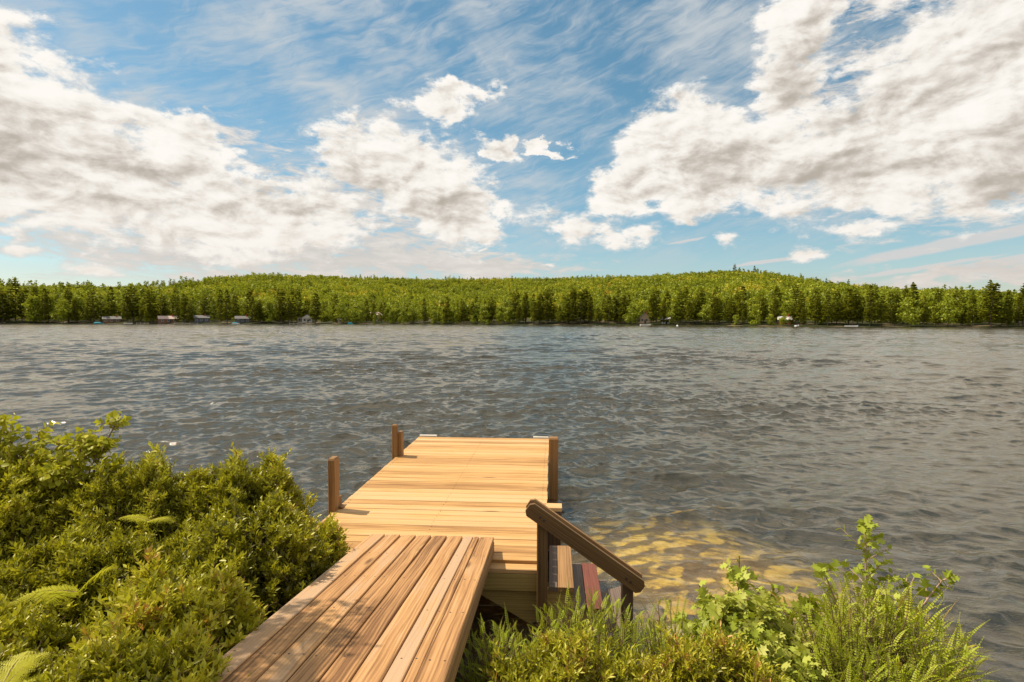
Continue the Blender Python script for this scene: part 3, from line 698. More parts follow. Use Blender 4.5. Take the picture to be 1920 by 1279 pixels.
sapling('birch_sapling', 'tall yellow green sapling with broad toothed leaves standing above the shrubs at far left', -3.7, 4.55, .3,
        [(-.42, 0, 1.44, 30, .28), (-.2, .1, 1.28, 26, .26), (.05, 0, 1.22, 26, .26), (.3, -.05, 1.30, 28, .24), (.52, .05, 1.44, 30, .20), (.42, -.05, 1.2, 26, .22), (-.6, 0, 1.25, 26, .26), (-.75, -.1, 1.05, 26, .28), (-.95, .05, 1.05, 26, .28), (.62, -.1, 1.05, 22, .22), (.15, -.2, 1.05, 26, .26), (-.3, -.25, 1.05, 24, .28)],
        r, L_BIRCH, .062, .052, OVAL, OVALF, M_=8)

# fronds: arching rachis with pinnae
def frond(base, d, L, arch, w, npin, r, sub=False, side=None):
    """returns leaf verts for one frond"""
    d = np.array(d, float); d /= np.linalg.norm(d); up = np.array([0, 0, 1.]); sd_ = np.cross(d, up)
    if np.linalg.norm(sd_) < .1: sd_ = np.array([1., 0, 0])
    sd_ /= np.linalg.norm(sd_)
    if side is not None: sd_ = side/np.linalg.norm(side)
    t = np.linspace(.0, 1, npin); pos = np.array(base) + d*(L*t)[:, None]; pos[:, 2] -= arch*L*(t**2.2)
    tang = np.gradient(pos, axis=0); tang = nrmz(tang)
    P = []; A = []; Nn = []; Ll = []
    prof = np.sin(np.clip(t*1.05+.12, 0, 1)**.7*math.pi)**.8*w + .002
    for s in (-1, 1):
        P.append(pos[1:]); A.append(sd_*s + tang[1:]*.45 + r.normal(0, .06, (npin-1, 3))); Nn.append(np.tile(np.cross(sd_, tang[5])+0., (npin-1, 1))); Ll.append(prof[1:])
    return np.concatenate(P), np.concatenate(A), np.concatenate(Nn), np.concatenate(Ll), pos
def frond_plant(name, label, cat_, loc, fr_list, r, mat, w, npin, wr, tone, double=False, stem_r=.0022):
    root = empty(name, loc, 0, label, cat_); parts = []; segs = []
    for (b, d, L, arch) in fr_list:
        P, A, Nn, Ll, pos = frond(b, d, L, arch, w, npin, r)
        tn = np.clip(tone + r.normal(0, .13) + r.normal(0, .05, len(P)), 0, 1)
        if double:
            PP = []; AA = []; NN = []; LL = []; TT = []
            for i in range(len(P)):
                if Ll[i] < .008: continue
                A_ = A[i]/np.linalg.norm(A[i]); N_ = Nn[i]/np.linalg.norm(Nn[i]); sB = np.cross(N_, A_); ns = max(4, int(Ll[i]/.009))
                tt = np.linspace(.08, 1, ns)
                for s in (-1, 1):
                    PP.append(P[i] + A_*(Ll[i]*tt)[:, None] - np.array([0, 0, .1])*(Ll[i]*tt**2)[:, None]); AA.append(np.tile(sB*s+A_*.6, (ns, 1))); NN.append(np.tile(N_, (ns, 1))); LL.append((1.08-tt)*.02*Ll[i]/.09+.004); TT.append(np.full(ns, tn[i]))
            P, A, Nn, Ll, tn = map(np.concatenate, (PP, AA, NN, LL, TT)); parts.append(leaf_mesh(P, A, Nn, Ll, Ll*.5, DIA, DIAF, tn))
        else: parts.append(leaf_mesh(P, A, Nn, Ll, np.full(len(P), wr*L/npin*1.0), DIA, DIAF, tn))
        for i in range(0, npin-2, 2): segs.append((tuple(pos[i]), tuple(pos[i+2]), stem_r*(1.1-i/npin), stem_r*(1.1-(i+2)/npin)+.0003))
    V, F, t = cat(parts); link('frond_leaves', npmesh('frond_leaves', V, F, attrs={'tone': t}), mat, root)
    stem_obj(segs, M_TWIG, root, n=4)
    return root
# ferns
def fern(label, x, y, z, specs, w=.085):
    fl = [((0, 0, 0), d, L, ar) for d, L, ar in specs]
    return frond_plant('fern', label, 'fern', (x, y, z), fl, r, L_FERN, w, 26, 1., .75, double=True)
fern('yellow green fern with two wide fronds lying on the shaded shrubs at mid left', -2.32, 3.0, 1.04, [((-.75, -.35, .35), .38, .5), ((.55, .1, .7), .36, .5), ((-.1, -.7, .4), .3, .5)], .10)
fern('pale fern spreading out of the bottom left corner', -1.92, 2.08, 1.10, [((-.9, .3, .35), .34, .45), ((.4, .6, .8), .28, .5), ((-.2, .8, .6), .3, .5), ((.9, .1, .5), .28, .5)], .07)
fern('small light green fern half hidden in the upper left shrubs', -2.42, 3.75, 1.16, [((-.8, -.1, .4), .25, .4), ((.9, -.2, .35), .26, .4)], .07)

# right side plants ------------------------------------------------
def sweetfern(label, cx, cy, z0, nst, H, spreadr, r, nfr=10, fl=.16, w=.010, tone=.55, group=None, lean=(0, 0)):
    root = empty('sweet_fern', (cx, cy, z0), 0, label, 'shrub', group); parts = []; segs = []
    for s in range(nst):
        a = r.uniform(0, 6.28); q = math.sqrt(r.uniform(0, 1)); top = np.array([math.cos(a)*q*spreadr+lean[0]*q, math.sin(a)*q*spreadr*.7+lean[1]*q, H*(1-.35*q*q)*r.uniform(.75, 1.08)])
        b0 = np.array([top[0]*.25, top[1]*.25, 0]); mid = (b0+top)/2 + np.array([top[0]*.05, 0, .04])
        segs += [(tuple(b0), tuple(mid), .006, .0045), (tuple(mid), tuple(top), .0045, .002)]
        for k in range(nfr):
            t = .35 + .65*(k/(nfr-1)); p = b0*(1-t)**2 + mid*2*t*(1-t) + top*t*t
            an = k*2.4 + s; sp = .95*(1.15-t); d = np.array([math.cos(an)*sp*1.5, math.sin(an)*sp*1.5, .55]) + np.array([top[0], top[1], 0])*.5
            L = fl*r.uniform(.7, 1.2)
            P, A, Nn, Ll, pos = frond(p, d, L, r.uniform(.0, .5), w, 15, r)
            tn = np.clip(tone + .2*(t-.7) + r.normal(0, .12), 0, 1)*np.ones(len(P)); parts.append(leaf_mesh(P, A, Nn, Ll, np.full(len(P), L/15*.8), DIA, DIAF, tn))
            segs.append((tuple(pos[0]), tuple(pos[7]), .0012, .001)); segs.append((tuple(pos[7]), tuple(pos[14]), .001, .0005))
    V, F, t = cat(parts); link('foliage', npmesh('foliage', V, F, attrs={'tone': t}), L_SWEET, root); stem_obj(segs, M_TWIG, root)
    return root
sweetfern('narrow-leaved green plant beside the right edge of the walkway', -.02, 3.02, .2, 70, .66, .27, r, fl=.12, tone=.58)
sweetfern('feathery green shrub right of the dark gap in front of the stairs', .42, 3.12, .18, 95, .72, .36, r, fl=.13, tone=.58)
sweetfern('feathery yellow green shrub below the foot of the handrail', .92, 3.14, .14, 64, .70, .36, r, fl=.13, tone=.6)
sweetfern('large feathery sweet fern bush with long arching leaves at lower right', 1.95, 3.12, .14, 150, .80, .54, r, fl=.22, w=.012, tone=.68)
sweetfern('feathery leaves reaching out over the water at the far right of the bushes', 2.30, 3.2, .10, 34, .70, .28, r, fl=.20, w=.012, tone=.7, lean=(.1, 0))
sweetfern('low feathery plants in front of the big sweet fern at the bottom edge', 1.75, 2.75, .2, 60, .60, .42, r, fl=.18, w=.012, tone=.6)
shoots('leafy_shrub', 'small-leaved shrub filling the bottom edge between the walkway and the right bushes', 'shrub', .30, 2.78, .52, .34, .22, .88, 330, .042, .014, r, base_tone=.6, xmin=-.14)
shoots('leafy_shrub', 'yellowish shrub at the bottom edge between the feathery shrub and the lobed leaves', 'shrub', .98, 2.80, .46, .34, .18, .88, 300, .042, .014, r, base_tone=.66)
bush('lobed_leaf_shrub', 'low shrub with pale lobed leaves drooping towards the water in front of the rocks', 'shrub', 1.42, 3.12, .40, .38, .08, .84, 420, 6, .070, .060, r, mat=L_OAK, templ=LOBE, faces=LOBEF, tl=.12, base_tone=.6, lumps=6)
sapling('maple_sapling', 'slender sapling with lobed leaves standing up highest above the right bushes', 2.2, 3.45, .06,
        [(-.03, 0, 1.22, 24, .26), (-.28, 0, .90, 10, .16), (-.42, -.1, .70, 9, .16), (.28, 0, .86, 10, .2), (.45, 0, .84, 9, .2)], r, L_OAK, .062, .056, LOBE, LOBEF, M_=6, base=.6, bark=plain('pink_bark', (.42, .27, .2), .7))
sapling('maple_sapling', 'short lobed-leaf sapling rising in front of the golden shallows', 1.42, 3.5, .05,
        [(.0, 0, .98, 9, .15), (-.25, 0, .80, 8, .15), (.22, 0, .78, 8, .15), (-.38, -.1, .66, 8, .15), (.4, -.05, .72, 8, .15)], r, L_OAK, .068, .060, LOBE, LOBEF, M_=5, base=.62)

# unseen birch added left of the view, leaves set up-sun to shade the left planks
bt = empty('unseen_birch_tree', (-4.1, 1.1, .9), 0, 'unseen leafy birch tree added left of the view to dapple the walkway with shade', 'tree')
segs = []; B0 = np.array([-4.1, 1.1, .9]); tp = [np.array(p) - B0 for p in ((-4.1, 1.1, .7), (-4.08, 1.12, 2.), (-4.0, 1.2, 3.2), (-4.02, 1.15, 4.6), (-3.95, 1.1, 6.))]
for i in range(4): segs.append((tuple(tp[i]), tuple(tp[i+1]), .07-.014*i, .07-.014*(i+1)))
stem_obj(segs, M_BARK, bt, 'trunk', 8)
segs = []; P = []; Dv = []; sdn = np.array(sd)
lp = [tp[2], np.array([-3.8, 1.8, 4.3]) - B0, np.array([-3.6, 2.5, 4.9]) - B0, np.array([-3.5, 3.0, 5.2]) - B0]
for i in range(3): segs.append((tuple(lp[i]), tuple(lp[i+1]), .03-.008*i, .03-.008*(i+1)))
for k in range(110):
    gx_ = r.uniform(-1.3, -.98) if k % 3 else r.uniform(-1.0, -.72); gy_ = r.uniform(1.7, 3.15); tt_ = r.uniform(4.3, 5.2)
    q = np.array([gx_, gy_, .62+.163*(4.87-gy_)]) + sdn*tt_
    if q[0] > -.93*q[1] - .12 and q[2] < 2.5 + .60*q[1] + .25: continue
    q = q - B0; near_l = min(lp, key=lambda w: np.linalg.norm(w-q)); segs.append((tuple(near_l), tuple(q), .006, .003))
    for j in range(4): P.append(q); Dv.append(nrmz(r.normal(0, 1, (1, 3))*np.array([[1, 1, .5]]))[0])
V, F, t = twigs_to_leaves(np.array(P), np.array(Dv), .15, 6, r, .05, .036, OVAL, OVALF, .8, np.full(len(P), .6), .0, droop=.3)
link('foliage', npmesh('foliage', V, F, attrs={'tone': t}), L_BIRCH, bt); stem_obj(segs, M_TWIG, bt, 'branch', 5)

# rocks in the shallows
m, nt, out = newmat('rock'); tcn = nt.nodes.new('ShaderNodeTexCoord'); O = Sk(nt, tcn.outputs['Object'])
n1 = noise(nt, O, 6, 6, .65); principled(nt, out, ramp(nt, n1, [(.3, (.12, .085, .055)), (.5, (.30, .22, .14)), (.7, (.50, .38, .25))]), .7, normal=bump(nt, n1, .5, .02)); M_ROCK = m
def rock(label, x, y, z, s, seed, flat=.55):
    rr_ = np.random.default_rng(seed); import bmesh
    bm_ = bmesh.new(); bmesh.ops.create_icosphere(bm_, subdivisions=3, radius=1)
    ks = rr_.normal(0, 1.3, (7, 3)); ph = rr_.uniform(0, 6.28, 7)
    for v in bm_.verts:
        d = 1 + .09*sum(math.sin(float(np.dot(k, v.co))*1.6 + p) for k, p in zip(ks, ph)); v.co = Vector((v.co.x*d*s, v.co.y*d*s*rr_.uniform(.99, 1.01)*.8, v.co.z*d*s*flat))
    me = bpy.data.meshes.new('rock'); bm_.to_mesh(me); bm_.free(); me.polygons.foreach_set('use_smooth', [True]*len(me.polygons))
    o = link('rock', me, M_ROCK); o.location = (x, y, z); o.rotation_euler = (0, 0, rr_.uniform(0, 6)); tag(o, label, 'rock')
GR = 'brown rocks lying in the shallow water right of the stairs'
rk = [(1.12, 4.62, .20), (1.35, 4.5, .17), (1.55, 4.75, .15), (1.25, 4.85, .12), (1.62, 4.45, .15), (1.45, 4.6, .12), (1.02, 4.95, .13), (1.8, 4.55, .13), (1.7, 5.3, .12), (1.3, 5.0, .12), (.2, 4.35, .15), (-.05, 4.2, .14), (.5, 4.1, .17), (2.0, 4.9, .12)]
for i, (x, y, s) in enumerate(rk):
    z = float(ground_z(np.array([x]), np.array([y]))[0])
    lab = 'brown submerged rock in the golden shallows right of the handrail foot'
    if 10 <= i <= 12: lab = 'rock in the dark shadow under the near end of the dock'
    o = rock(lab, x, y, z - s*.12, s*.85, i)
for o in [o for o in COL.objects if o.name.startswith('rock')]: o['group'] = 'submerged rocks right of the stairs' if 'golden' in o['label'] else 'rocks in the shade beneath the dock'

# ------------------------------------------------------------------ far shore terrain and forest
AZ = np.array([-85, -60, -42, -30, -20, -10, 0, 10, 17, 24, 30, 36, 42, 60, 85.])
RS = np.array([470, 500, 520, 440, 400, 372, 345, 318, 300, 285, 283, 285, 290, 330, 400.])
RE_AZ = np.array([-85, -50, -42, -35.5, -31, -27.7, -24.2, -19, -13.7, -8, -3.2, 2, 7.5, 12, 17.7, 20, 22.4, 24.5, 26.8, 31, 34.7, 38.2, 42, 50, 85.])
RE_EL = np.array([2.0, 2.7, 2.8, 2.9, 3.2, 4.0, 4.45, 4.45, 4.25, 4.2, 4.2, 4.25, 4.45, 4.6, 4.75, 4.8, 4.72, 4.45, 4.0, 3.25, 2.8, 2.6, 2.2, 1.9, 1.4])
def rs_of(a): return np.interp(a, AZ, RS)
def rr_of(a): return np.interp(a, [-85, -30, -20, 0, 20, 30, 42, 85], [1000, 1000, 1080, 1100, 1050, 950, 850, 800])
def hill_z(a, rad):
    rs = rs_of(a); rr_ = rr_of(a); e = np.interp(a, RE_AZ, RE_EL); top = 2.5 + np.tan(np.radians(e))*rr_ - 10
    t = np.clip((rad-rs-8)/(rr_-rs-8), 0, 1.25)
    s = np.where(t <= 1, t**1.35*(1+.10*np.sin(t*9+a*.12)*(1-t)*t*4), 1-(t-1)*1.2)
    x = rad*np.sin(np.radians(a)); y = rad*np.cos(np.radians(a))
    sh = np.clip((rad-rs)/14, -1, 1)*1.3
    return sh + s*(top-1.3) + vnoise(x*.014, y*.014, 9)*9*np.clip(t*3, 0, 1)*np.clip((1.1-t)*4, 0, 1)
def build_hills():
    a = np.linspace(-85, 85, 260); u = np.concatenate([[-.02], np.linspace(0, 1.25, 90)])
    Aa, U = np.meshgrid(a, u); rs = rs_of(Aa); rr_ = rr_of(Aa); rad = rs + U*(rr_-rs); Z = hill_z(Aa, rad)
    V = np.stack([(rad*np.sin(np.radians(Aa))).ravel(), (rad*np.cos(np.radians(Aa))).ravel(), Z.ravel()], 1)
    nx = len(a); i = np.arange((len(u)-1)*(nx-1)); q, c = i//(nx-1), i % (nx-1); b = q*nx+c
    return npmesh('hills', V, np.stack([b, b+1, b+nx+1, b+nx], 1), smooth=True)
m, nt, out = newmat('forest_floor'); g = nt.nodes.new('ShaderNodeNewGeometry'); P = Sk(nt, g.outputs['Position'])
n1 = noise(nt, P, .08, 5, .6); _, _, z_ = sep(nt, P)
c = mixc(nt, sstep(nt, n1, .5, .62), (.035, .04, .012), (.16, .12, .07)); principled(nt, out, c, .9, spec=.1)
tag(link('hills', build_hills(), m), kind='structure')

def pine_mesh(H, r, hw=.2, q=1.0):
    """white pine: layered, slightly upswept irregular boughs"""
    P = []; T = []; S_ = []; A = []
    z = H*r.uniform(.06, .2)
    while z < H*.97:
        f = (z/H); env = hw*H*(1-f)**.62*np.interp(f, [.1, .35, 1], [.75, 1, 1])+.35; nb = r.integers(4, 7); a0 = r.uniform(0, 6.28)
        for b in range(nb):
            if r.uniform() < .14: continue
            a = a0 + b*6.283/nb + r.normal(0, .2); L = env*r.uniform(.55, 1.15); n = max(5, int(L*5.5*q))
            t = r.uniform(.15, 1, n)**.7; rise = L*.14*t**2 + r.normal(0, .16, n)
            w = (r.uniform(-1, 1, n))*L*.28*(1.1-t*.6)
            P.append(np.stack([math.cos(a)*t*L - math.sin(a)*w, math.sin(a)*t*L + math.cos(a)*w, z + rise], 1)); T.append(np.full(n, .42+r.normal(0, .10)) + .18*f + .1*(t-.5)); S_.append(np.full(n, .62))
            A.append(np.stack([math.cos(a)+r.normal(0, .3, n), math.sin(a)+r.normal(0, .3, n), .2+r.normal(0, .2, n)], 1))
        z += H*.043*r.uniform(.7, 1.3)
    P.append(np.array([[0, 0, H*.97]]*6) + r.normal(0, .25, (6, 3))); T.append(np.full(6, .6)); S_.append(np.full(6, .4)); A.append(np.array([[0, 0, 1.]]*6)+r.normal(0, .2, (6, 3)))
    P = np.concatenate(P); T = np.concatenate(T); A = np.concatenate(A); n = len(P); s = r.uniform(.7, 1.5, n)
    V, F, t = leaf_mesh(P-nrmz(A)*.4, A, np.array([0, 0, 1.])+r.normal(0, .35, (n, 3)), 1.25*s, .85*s, DIA, DIAF, np.clip(T+r.normal(0, .06, n), 0, 1))
    return npmesh('pine_crown', V, F, attrs={'tone': t})
def decid_pts(H, Rc, r, nl, npl, low=.10):
    """lumpy broadleaf crown points"""
    P = []; T = []; Nn = []
    for k in range(nl):
        a = r.uniform(0, 6.28); q = math.sqrt(r.uniform(0, 1)); zf = r.uniform(0, 1)
        env = math.sin(min(1, zf*.85+.2)*math.pi)**.6; c = np.array([math.cos(a)*q*Rc*.75*env, math.sin(a)*q*Rc*.75*env, H*(low + (1-low)*.85*zf)])
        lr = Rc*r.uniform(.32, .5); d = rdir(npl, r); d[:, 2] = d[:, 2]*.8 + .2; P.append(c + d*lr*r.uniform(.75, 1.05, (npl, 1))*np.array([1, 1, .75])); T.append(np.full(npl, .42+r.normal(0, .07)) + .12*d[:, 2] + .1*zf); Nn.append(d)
    return np.concatenate(P), np.concatenate(T), np.concatenate(Nn)
def decid_mesh(H, Rc, r, nl=26, npl=42, s0=.75):
    P, T, Nn = decid_pts(H, Rc, r, nl, npl); n = len(P); s = r.uniform(.7, 1.4, n)*s0
    V, F, t = leaf_mesh(P, rdir(n, r)+Nn*.2, Nn+r.normal(0, .45, (n, 3)), s*1.2, s, DIA, DIAF, np.clip(T+r.normal(0, .06, n), 0, 1))
    return npmesh('broadleaf_crown', V, F, attrs={'tone': t})
def trunk_mesh(H, r0, r, bend=.2):
    pts = [(r.normal(0, bend)*t, r.normal(0, bend)*t, H*t-1.) for t in np.linspace(0, 1, 7)]; segs = [(pts[i], pts[i+1], r0*(1-i/7), r0*(1-(i+1)/7)) for i in range(6)]
    V, F = tubes(segs, 6); return npmesh('trunk', V, F, smooth=True)
rt = np.random.default_rng(33)
pines = [(pine_mesh(24, rt, h), trunk_mesh(22, .36, rt)) for h in (.15, .18, .2, .17, .22)]
decs = [(decid_mesh(15, rc, rt), trunk_mesh(9, .25, rt)) for rc in (4.6, 5.4, 4.0)]
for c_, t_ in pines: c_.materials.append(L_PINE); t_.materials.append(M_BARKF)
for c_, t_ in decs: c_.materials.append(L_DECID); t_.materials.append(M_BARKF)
def stretch(a): return 'left' if a < -17 else ('middle' if a < 13 else 'right')
def tree_at(kind, a, rad, H, rz, label, group):
    x, y = rad*math.sin(R(a)), rad*math.cos(R(a)); z = float(hill_z(np.array([a]), np.array([rad]))[0])
    crown, tr_ = (pines if kind == 'pine' else decs)[rt.integers(0, 5 if kind == 'pine' else 3)]
    root = empty('pine_tree' if kind == 'pine' else 'broadleaf_tree', (x, y, z-.2), rz, label, 'tree', group)
    s = H/(24 if kind == 'pine' else 15); sw = s*rt.uniform(.85, 1.2); root.scale = (sw, sw, s)
    for nm, me in (('crown', crown), ('trunk', tr_)):
        o = bpy.data.objects.new(nm, me); COL.objects.link(o); o.parent = root
# clearings where cabins show
CLEAR = [(-35.0, 1.0, 14), (-31.2, 1.1, 14), (-28.0, 1.3, 16), (-25.5, .9, 14), (-19.9, 1.1, 18), (-17.9, .6, 12), (-16.6, .5, 12), (13.0, .7, 16), (15.2, .4, 12), (25.6, .5, 10)]
GAP = [(-13.7, 1.2), (-9.8, 1.0)]   # lower shore where the leafy slope comes down
n_tree = 0; grid = []; TREES = []
for row, (off, cnt) in enumerate(((4, 112), (11, 100), (19, 88))):
    for k in range(cnt):
        a = -47 + 94*(k + rt.uniform(.1, .9))/cnt; rad = float(rs_of(a)) + off + rt.uniform(-2.5, 2.5)
        if any(abs(a-c) < w*.8 and off < d for c, w, d in CLEAR) and not (row == 0 and rt.uniform() < .33): continue
        base = np.interp(a, [-47, -35, -25, -17, -12, -6, 5, 15, 30, 47], [30, 24.5, 23, 20, 13, 17, 19, 17.5, 16, 16.5])
        pine = rt.uniform() < np.interp(a, [-47, -20, -16, -9, 0, 20, 47], [.9, .85, .35, .35, .8, .75, .65])
        H = base*rt.uniform(.74, 1.12)*(1. if pine else .72)
        if row == 0 and rt.uniform() < .3: H *= .62
        st_ = stretch(a); kd = 'pine' if pine else 'broadleaf'
        lab = {'pine': 'dark layered pine standing in the %s stretch of the far lake shore', 'broadleaf': 'rounded green broadleaf tree standing in the %s stretch of the far lake shore'}[kd] % st_
        tree_at(kd, a, rad, H, rt.uniform(0, 6.28), lab, '%s trees along the %s stretch of the far shore' % (kd, st_)); n_tree += 1; TREES.append((a, row, kd, H, COL.objects[-1].parent))
LAND = [(-36.0, 'the turquoise covered boat'), (-35.1, 'the grey-roofed brown cabin'), (-31.1, 'the long pale-roofed cabin'), (-28.6, 'the blue grey cabin'), (-25.3, 'the dark cabin by the rocky beach'), (-19.8, 'the white columned house'),
        (-16.6, 'the small tan boathouse'), (13.1, 'the narrow gabled cabin'), (15.1, 'the tiny white shed'), (25.6, 'the red boathouse'), (30.8, 'the white boat under the dark pines')]
used = set()
for la, ln in LAND:
    for sgn, wd in ((-1, 'left'), (1, 'right')):
        c_ = sorted((abs(t[0]-la), i) for i, t in enumerate(TREES) if t[1] == 0 and (t[0]-la)*sgn > 0 and i not in used)
        if c_ and c_[0][0] < 3.5:
            i = c_[0][1]; used.add(i); TREES[i][4]['label'] = '%s tree at the water, first one %s of %s' % (TREES[i][2], wd, ln)
# a few trees that stand out on the ridge
for (a, rad, H, lab) in ((35.1, 830, 19, 'lone reddish-topped pine poking above the right end of the ridge'), (21.3, 1030, 20, 'dark pine on the top of the ridge, left of the ridge cluster'),
                          (23.0, 1030, 19, 'tallest dark pine of the small cluster on the highest part of the ridge')):
    tree_at('pine', a, rad, H, 1., lab, None)

def forest():
    r = np.random.default_rng(77); parts = []
    N = 30000; a = r.uniform(-60, 60, N); u = r.uniform(0, 1, N); rs = rs_of(a); rr_ = rr_of(a)+45
    rad = np.sqrt((rs+24)**2 + u*(rr_**2-(rs+24)**2)); o = np.argsort(rad); a, rad = a[o], rad[o]
    z = hill_z(a, rad); x = rad*np.sin(np.radians(a)); y = rad*np.cos(np.radians(a))
    patch = vnoise(x*.022, y*.022, 4); patch2 = vnoise(x*.06, y*.06, 14)
    tmplD = [decid_pts(12, 4.6, r, 7, 11, .25) for _ in range(6)]; tmplDn = [decid_pts(13, 5.0, r, 12, 26, .25) for _ in range(6)]
    def ppts(nlev, nb):
        P = []
        for l in range(nlev):
            f = .2+.78*l/nlev; e = 3.6*(1-f)**.7+.3; an = r.uniform(0, 6.28, nb); q = r.uniform(.3, 1, nb); P.append(np.stack([np.cos(an)*e*q, np.sin(an)*e*q, np.full(nb, f*17)+r.normal(0, .3, nb)], 1))
        P = np.concatenate(P); return P, np.full(len(P), .28)+.012*P[:, 2], nrmz(P*np.array([1, 1, 0])+np.array([0, 0, 2.]))
    tmplP = [ppts(12, 7) for _ in range(5)]
    for i in range(N):
        near = rad[i] < rs_of(a[i])+150
        conif = r.uniform() < (.30 if near else .02) + .6*(patch2[i]+patch[i]*.5 > .34) + (.6 if (a[i] < -26 and near) else 0)
        P, T, Nn = (tmplP[r.integers(0, 5)] if conif else (tmplDn if near else tmplD)[r.integers(0, 6)])
        s = r.uniform(.55, 1.2)*(1.0 if not near else .85)*(.8 if conif and not near else 1); 
        if conif and a[i] < -26: s *= 1.25
        an = r.uniform(0, 6.28); c, sn_ = math.cos(an), math.sin(an); Rm = np.array([[c, -sn_, 0], [sn_, c, 0], [0, 0, 1]])
        p = (P@Rm.T)*s*np.array([1, 1, r.uniform(.85, 1.15)])*(np.array([1.2, 1.2, .8]) if not (near or conif) else 1.) + np.array([x[i], y[i], z[i]-1.5]); n = len(p)
        tn = np.clip(T + patch[i]*.25 + patch2[i]*.25 + r.normal(0, .075) + (-.04 if near else .08) + (.25 if r.uniform() < .05 else 0) + (-.2 if conif else 0), 0, .97); q = r.uniform(1.3, 2.3, n)*s*(.8 if near else 1)  # patch terms tint the crowns like broad light and shade on the hill
        parts.append((p, nrmz(rdir(n, r)+.2*(Nn@Rm.T)), (Nn@Rm.T)+r.normal(0, .4, (n, 3)), q, q*.85, tn))
    P, A, Nn, Ln, Wd, Tn = [np.concatenate([q[k] for q in parts]) for k in range(6)]
    V, F, t = leaf_mesh(P, A, Nn, Ln, Wd, DIA, DIAF, Tn)
    print('forest faces', len(F)); return npmesh('forest', V, F, attrs={'tone': t})
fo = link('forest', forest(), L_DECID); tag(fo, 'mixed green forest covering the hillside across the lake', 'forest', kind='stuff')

# ------------------------------------------------------------------ far shore cabins, boats, docks
def solid(name, mat, parent, quads): 
    V = []; F = []
    for vs, fs in quads:
        o = len(V); V += vs; F += [tuple(i+o for i in f) for f in fs]
    me = bpy.data.meshes.new(name); me.from_pydata(V, [], F); me.update(); return link(name, me, mat, parent)
def bx(x0, x1, y0, y1, z0, z1):
    v = [(x0, y0, z0), (x1, y0, z0), (x1, y1, z0), (x0, y1, z0), (x0, y0, z1), (x1, y0, z1), (x1, y1, z1), (x0, y1, z1)]
    return v, [(0, 3, 2, 1), (4, 5, 6, 7), (0, 1, 5, 4), (1, 2, 6, 5), (2, 3, 7, 6), (3, 0, 4, 7)]
def far_empty(name, a, off, label, cat_, z=None, rz=0.):
    rad = float(rs_of(a)) + off; zz = float(hill_z(np.array([a]), np.array([rad]))[0]) if z is None else z
    return empty(name, (rad*math.sin(R(a)), rad*math.cos(R(a)), zz), R(-a)+rz, label, cat_)
C = {k: plain(k, v, .7) for k, v in dict(brown_siding=(.16, .085, .05), pale_roof=(.50, .37, .32), grey_roof=(.13, .12, .11), blue_siding=(.07, .08, .10), white_siding=(.55, .52, .47), dark_glass=(.03, .035, .04), red_paint=(.40, .07, .04), teal_cover=(.03, .26, .33), white_hull=(.78, .77, .74), dock_grey=(.42, .36, .30), sand=(.52, .36, .22), tan_siding=(.50, .36, .26)).items()}
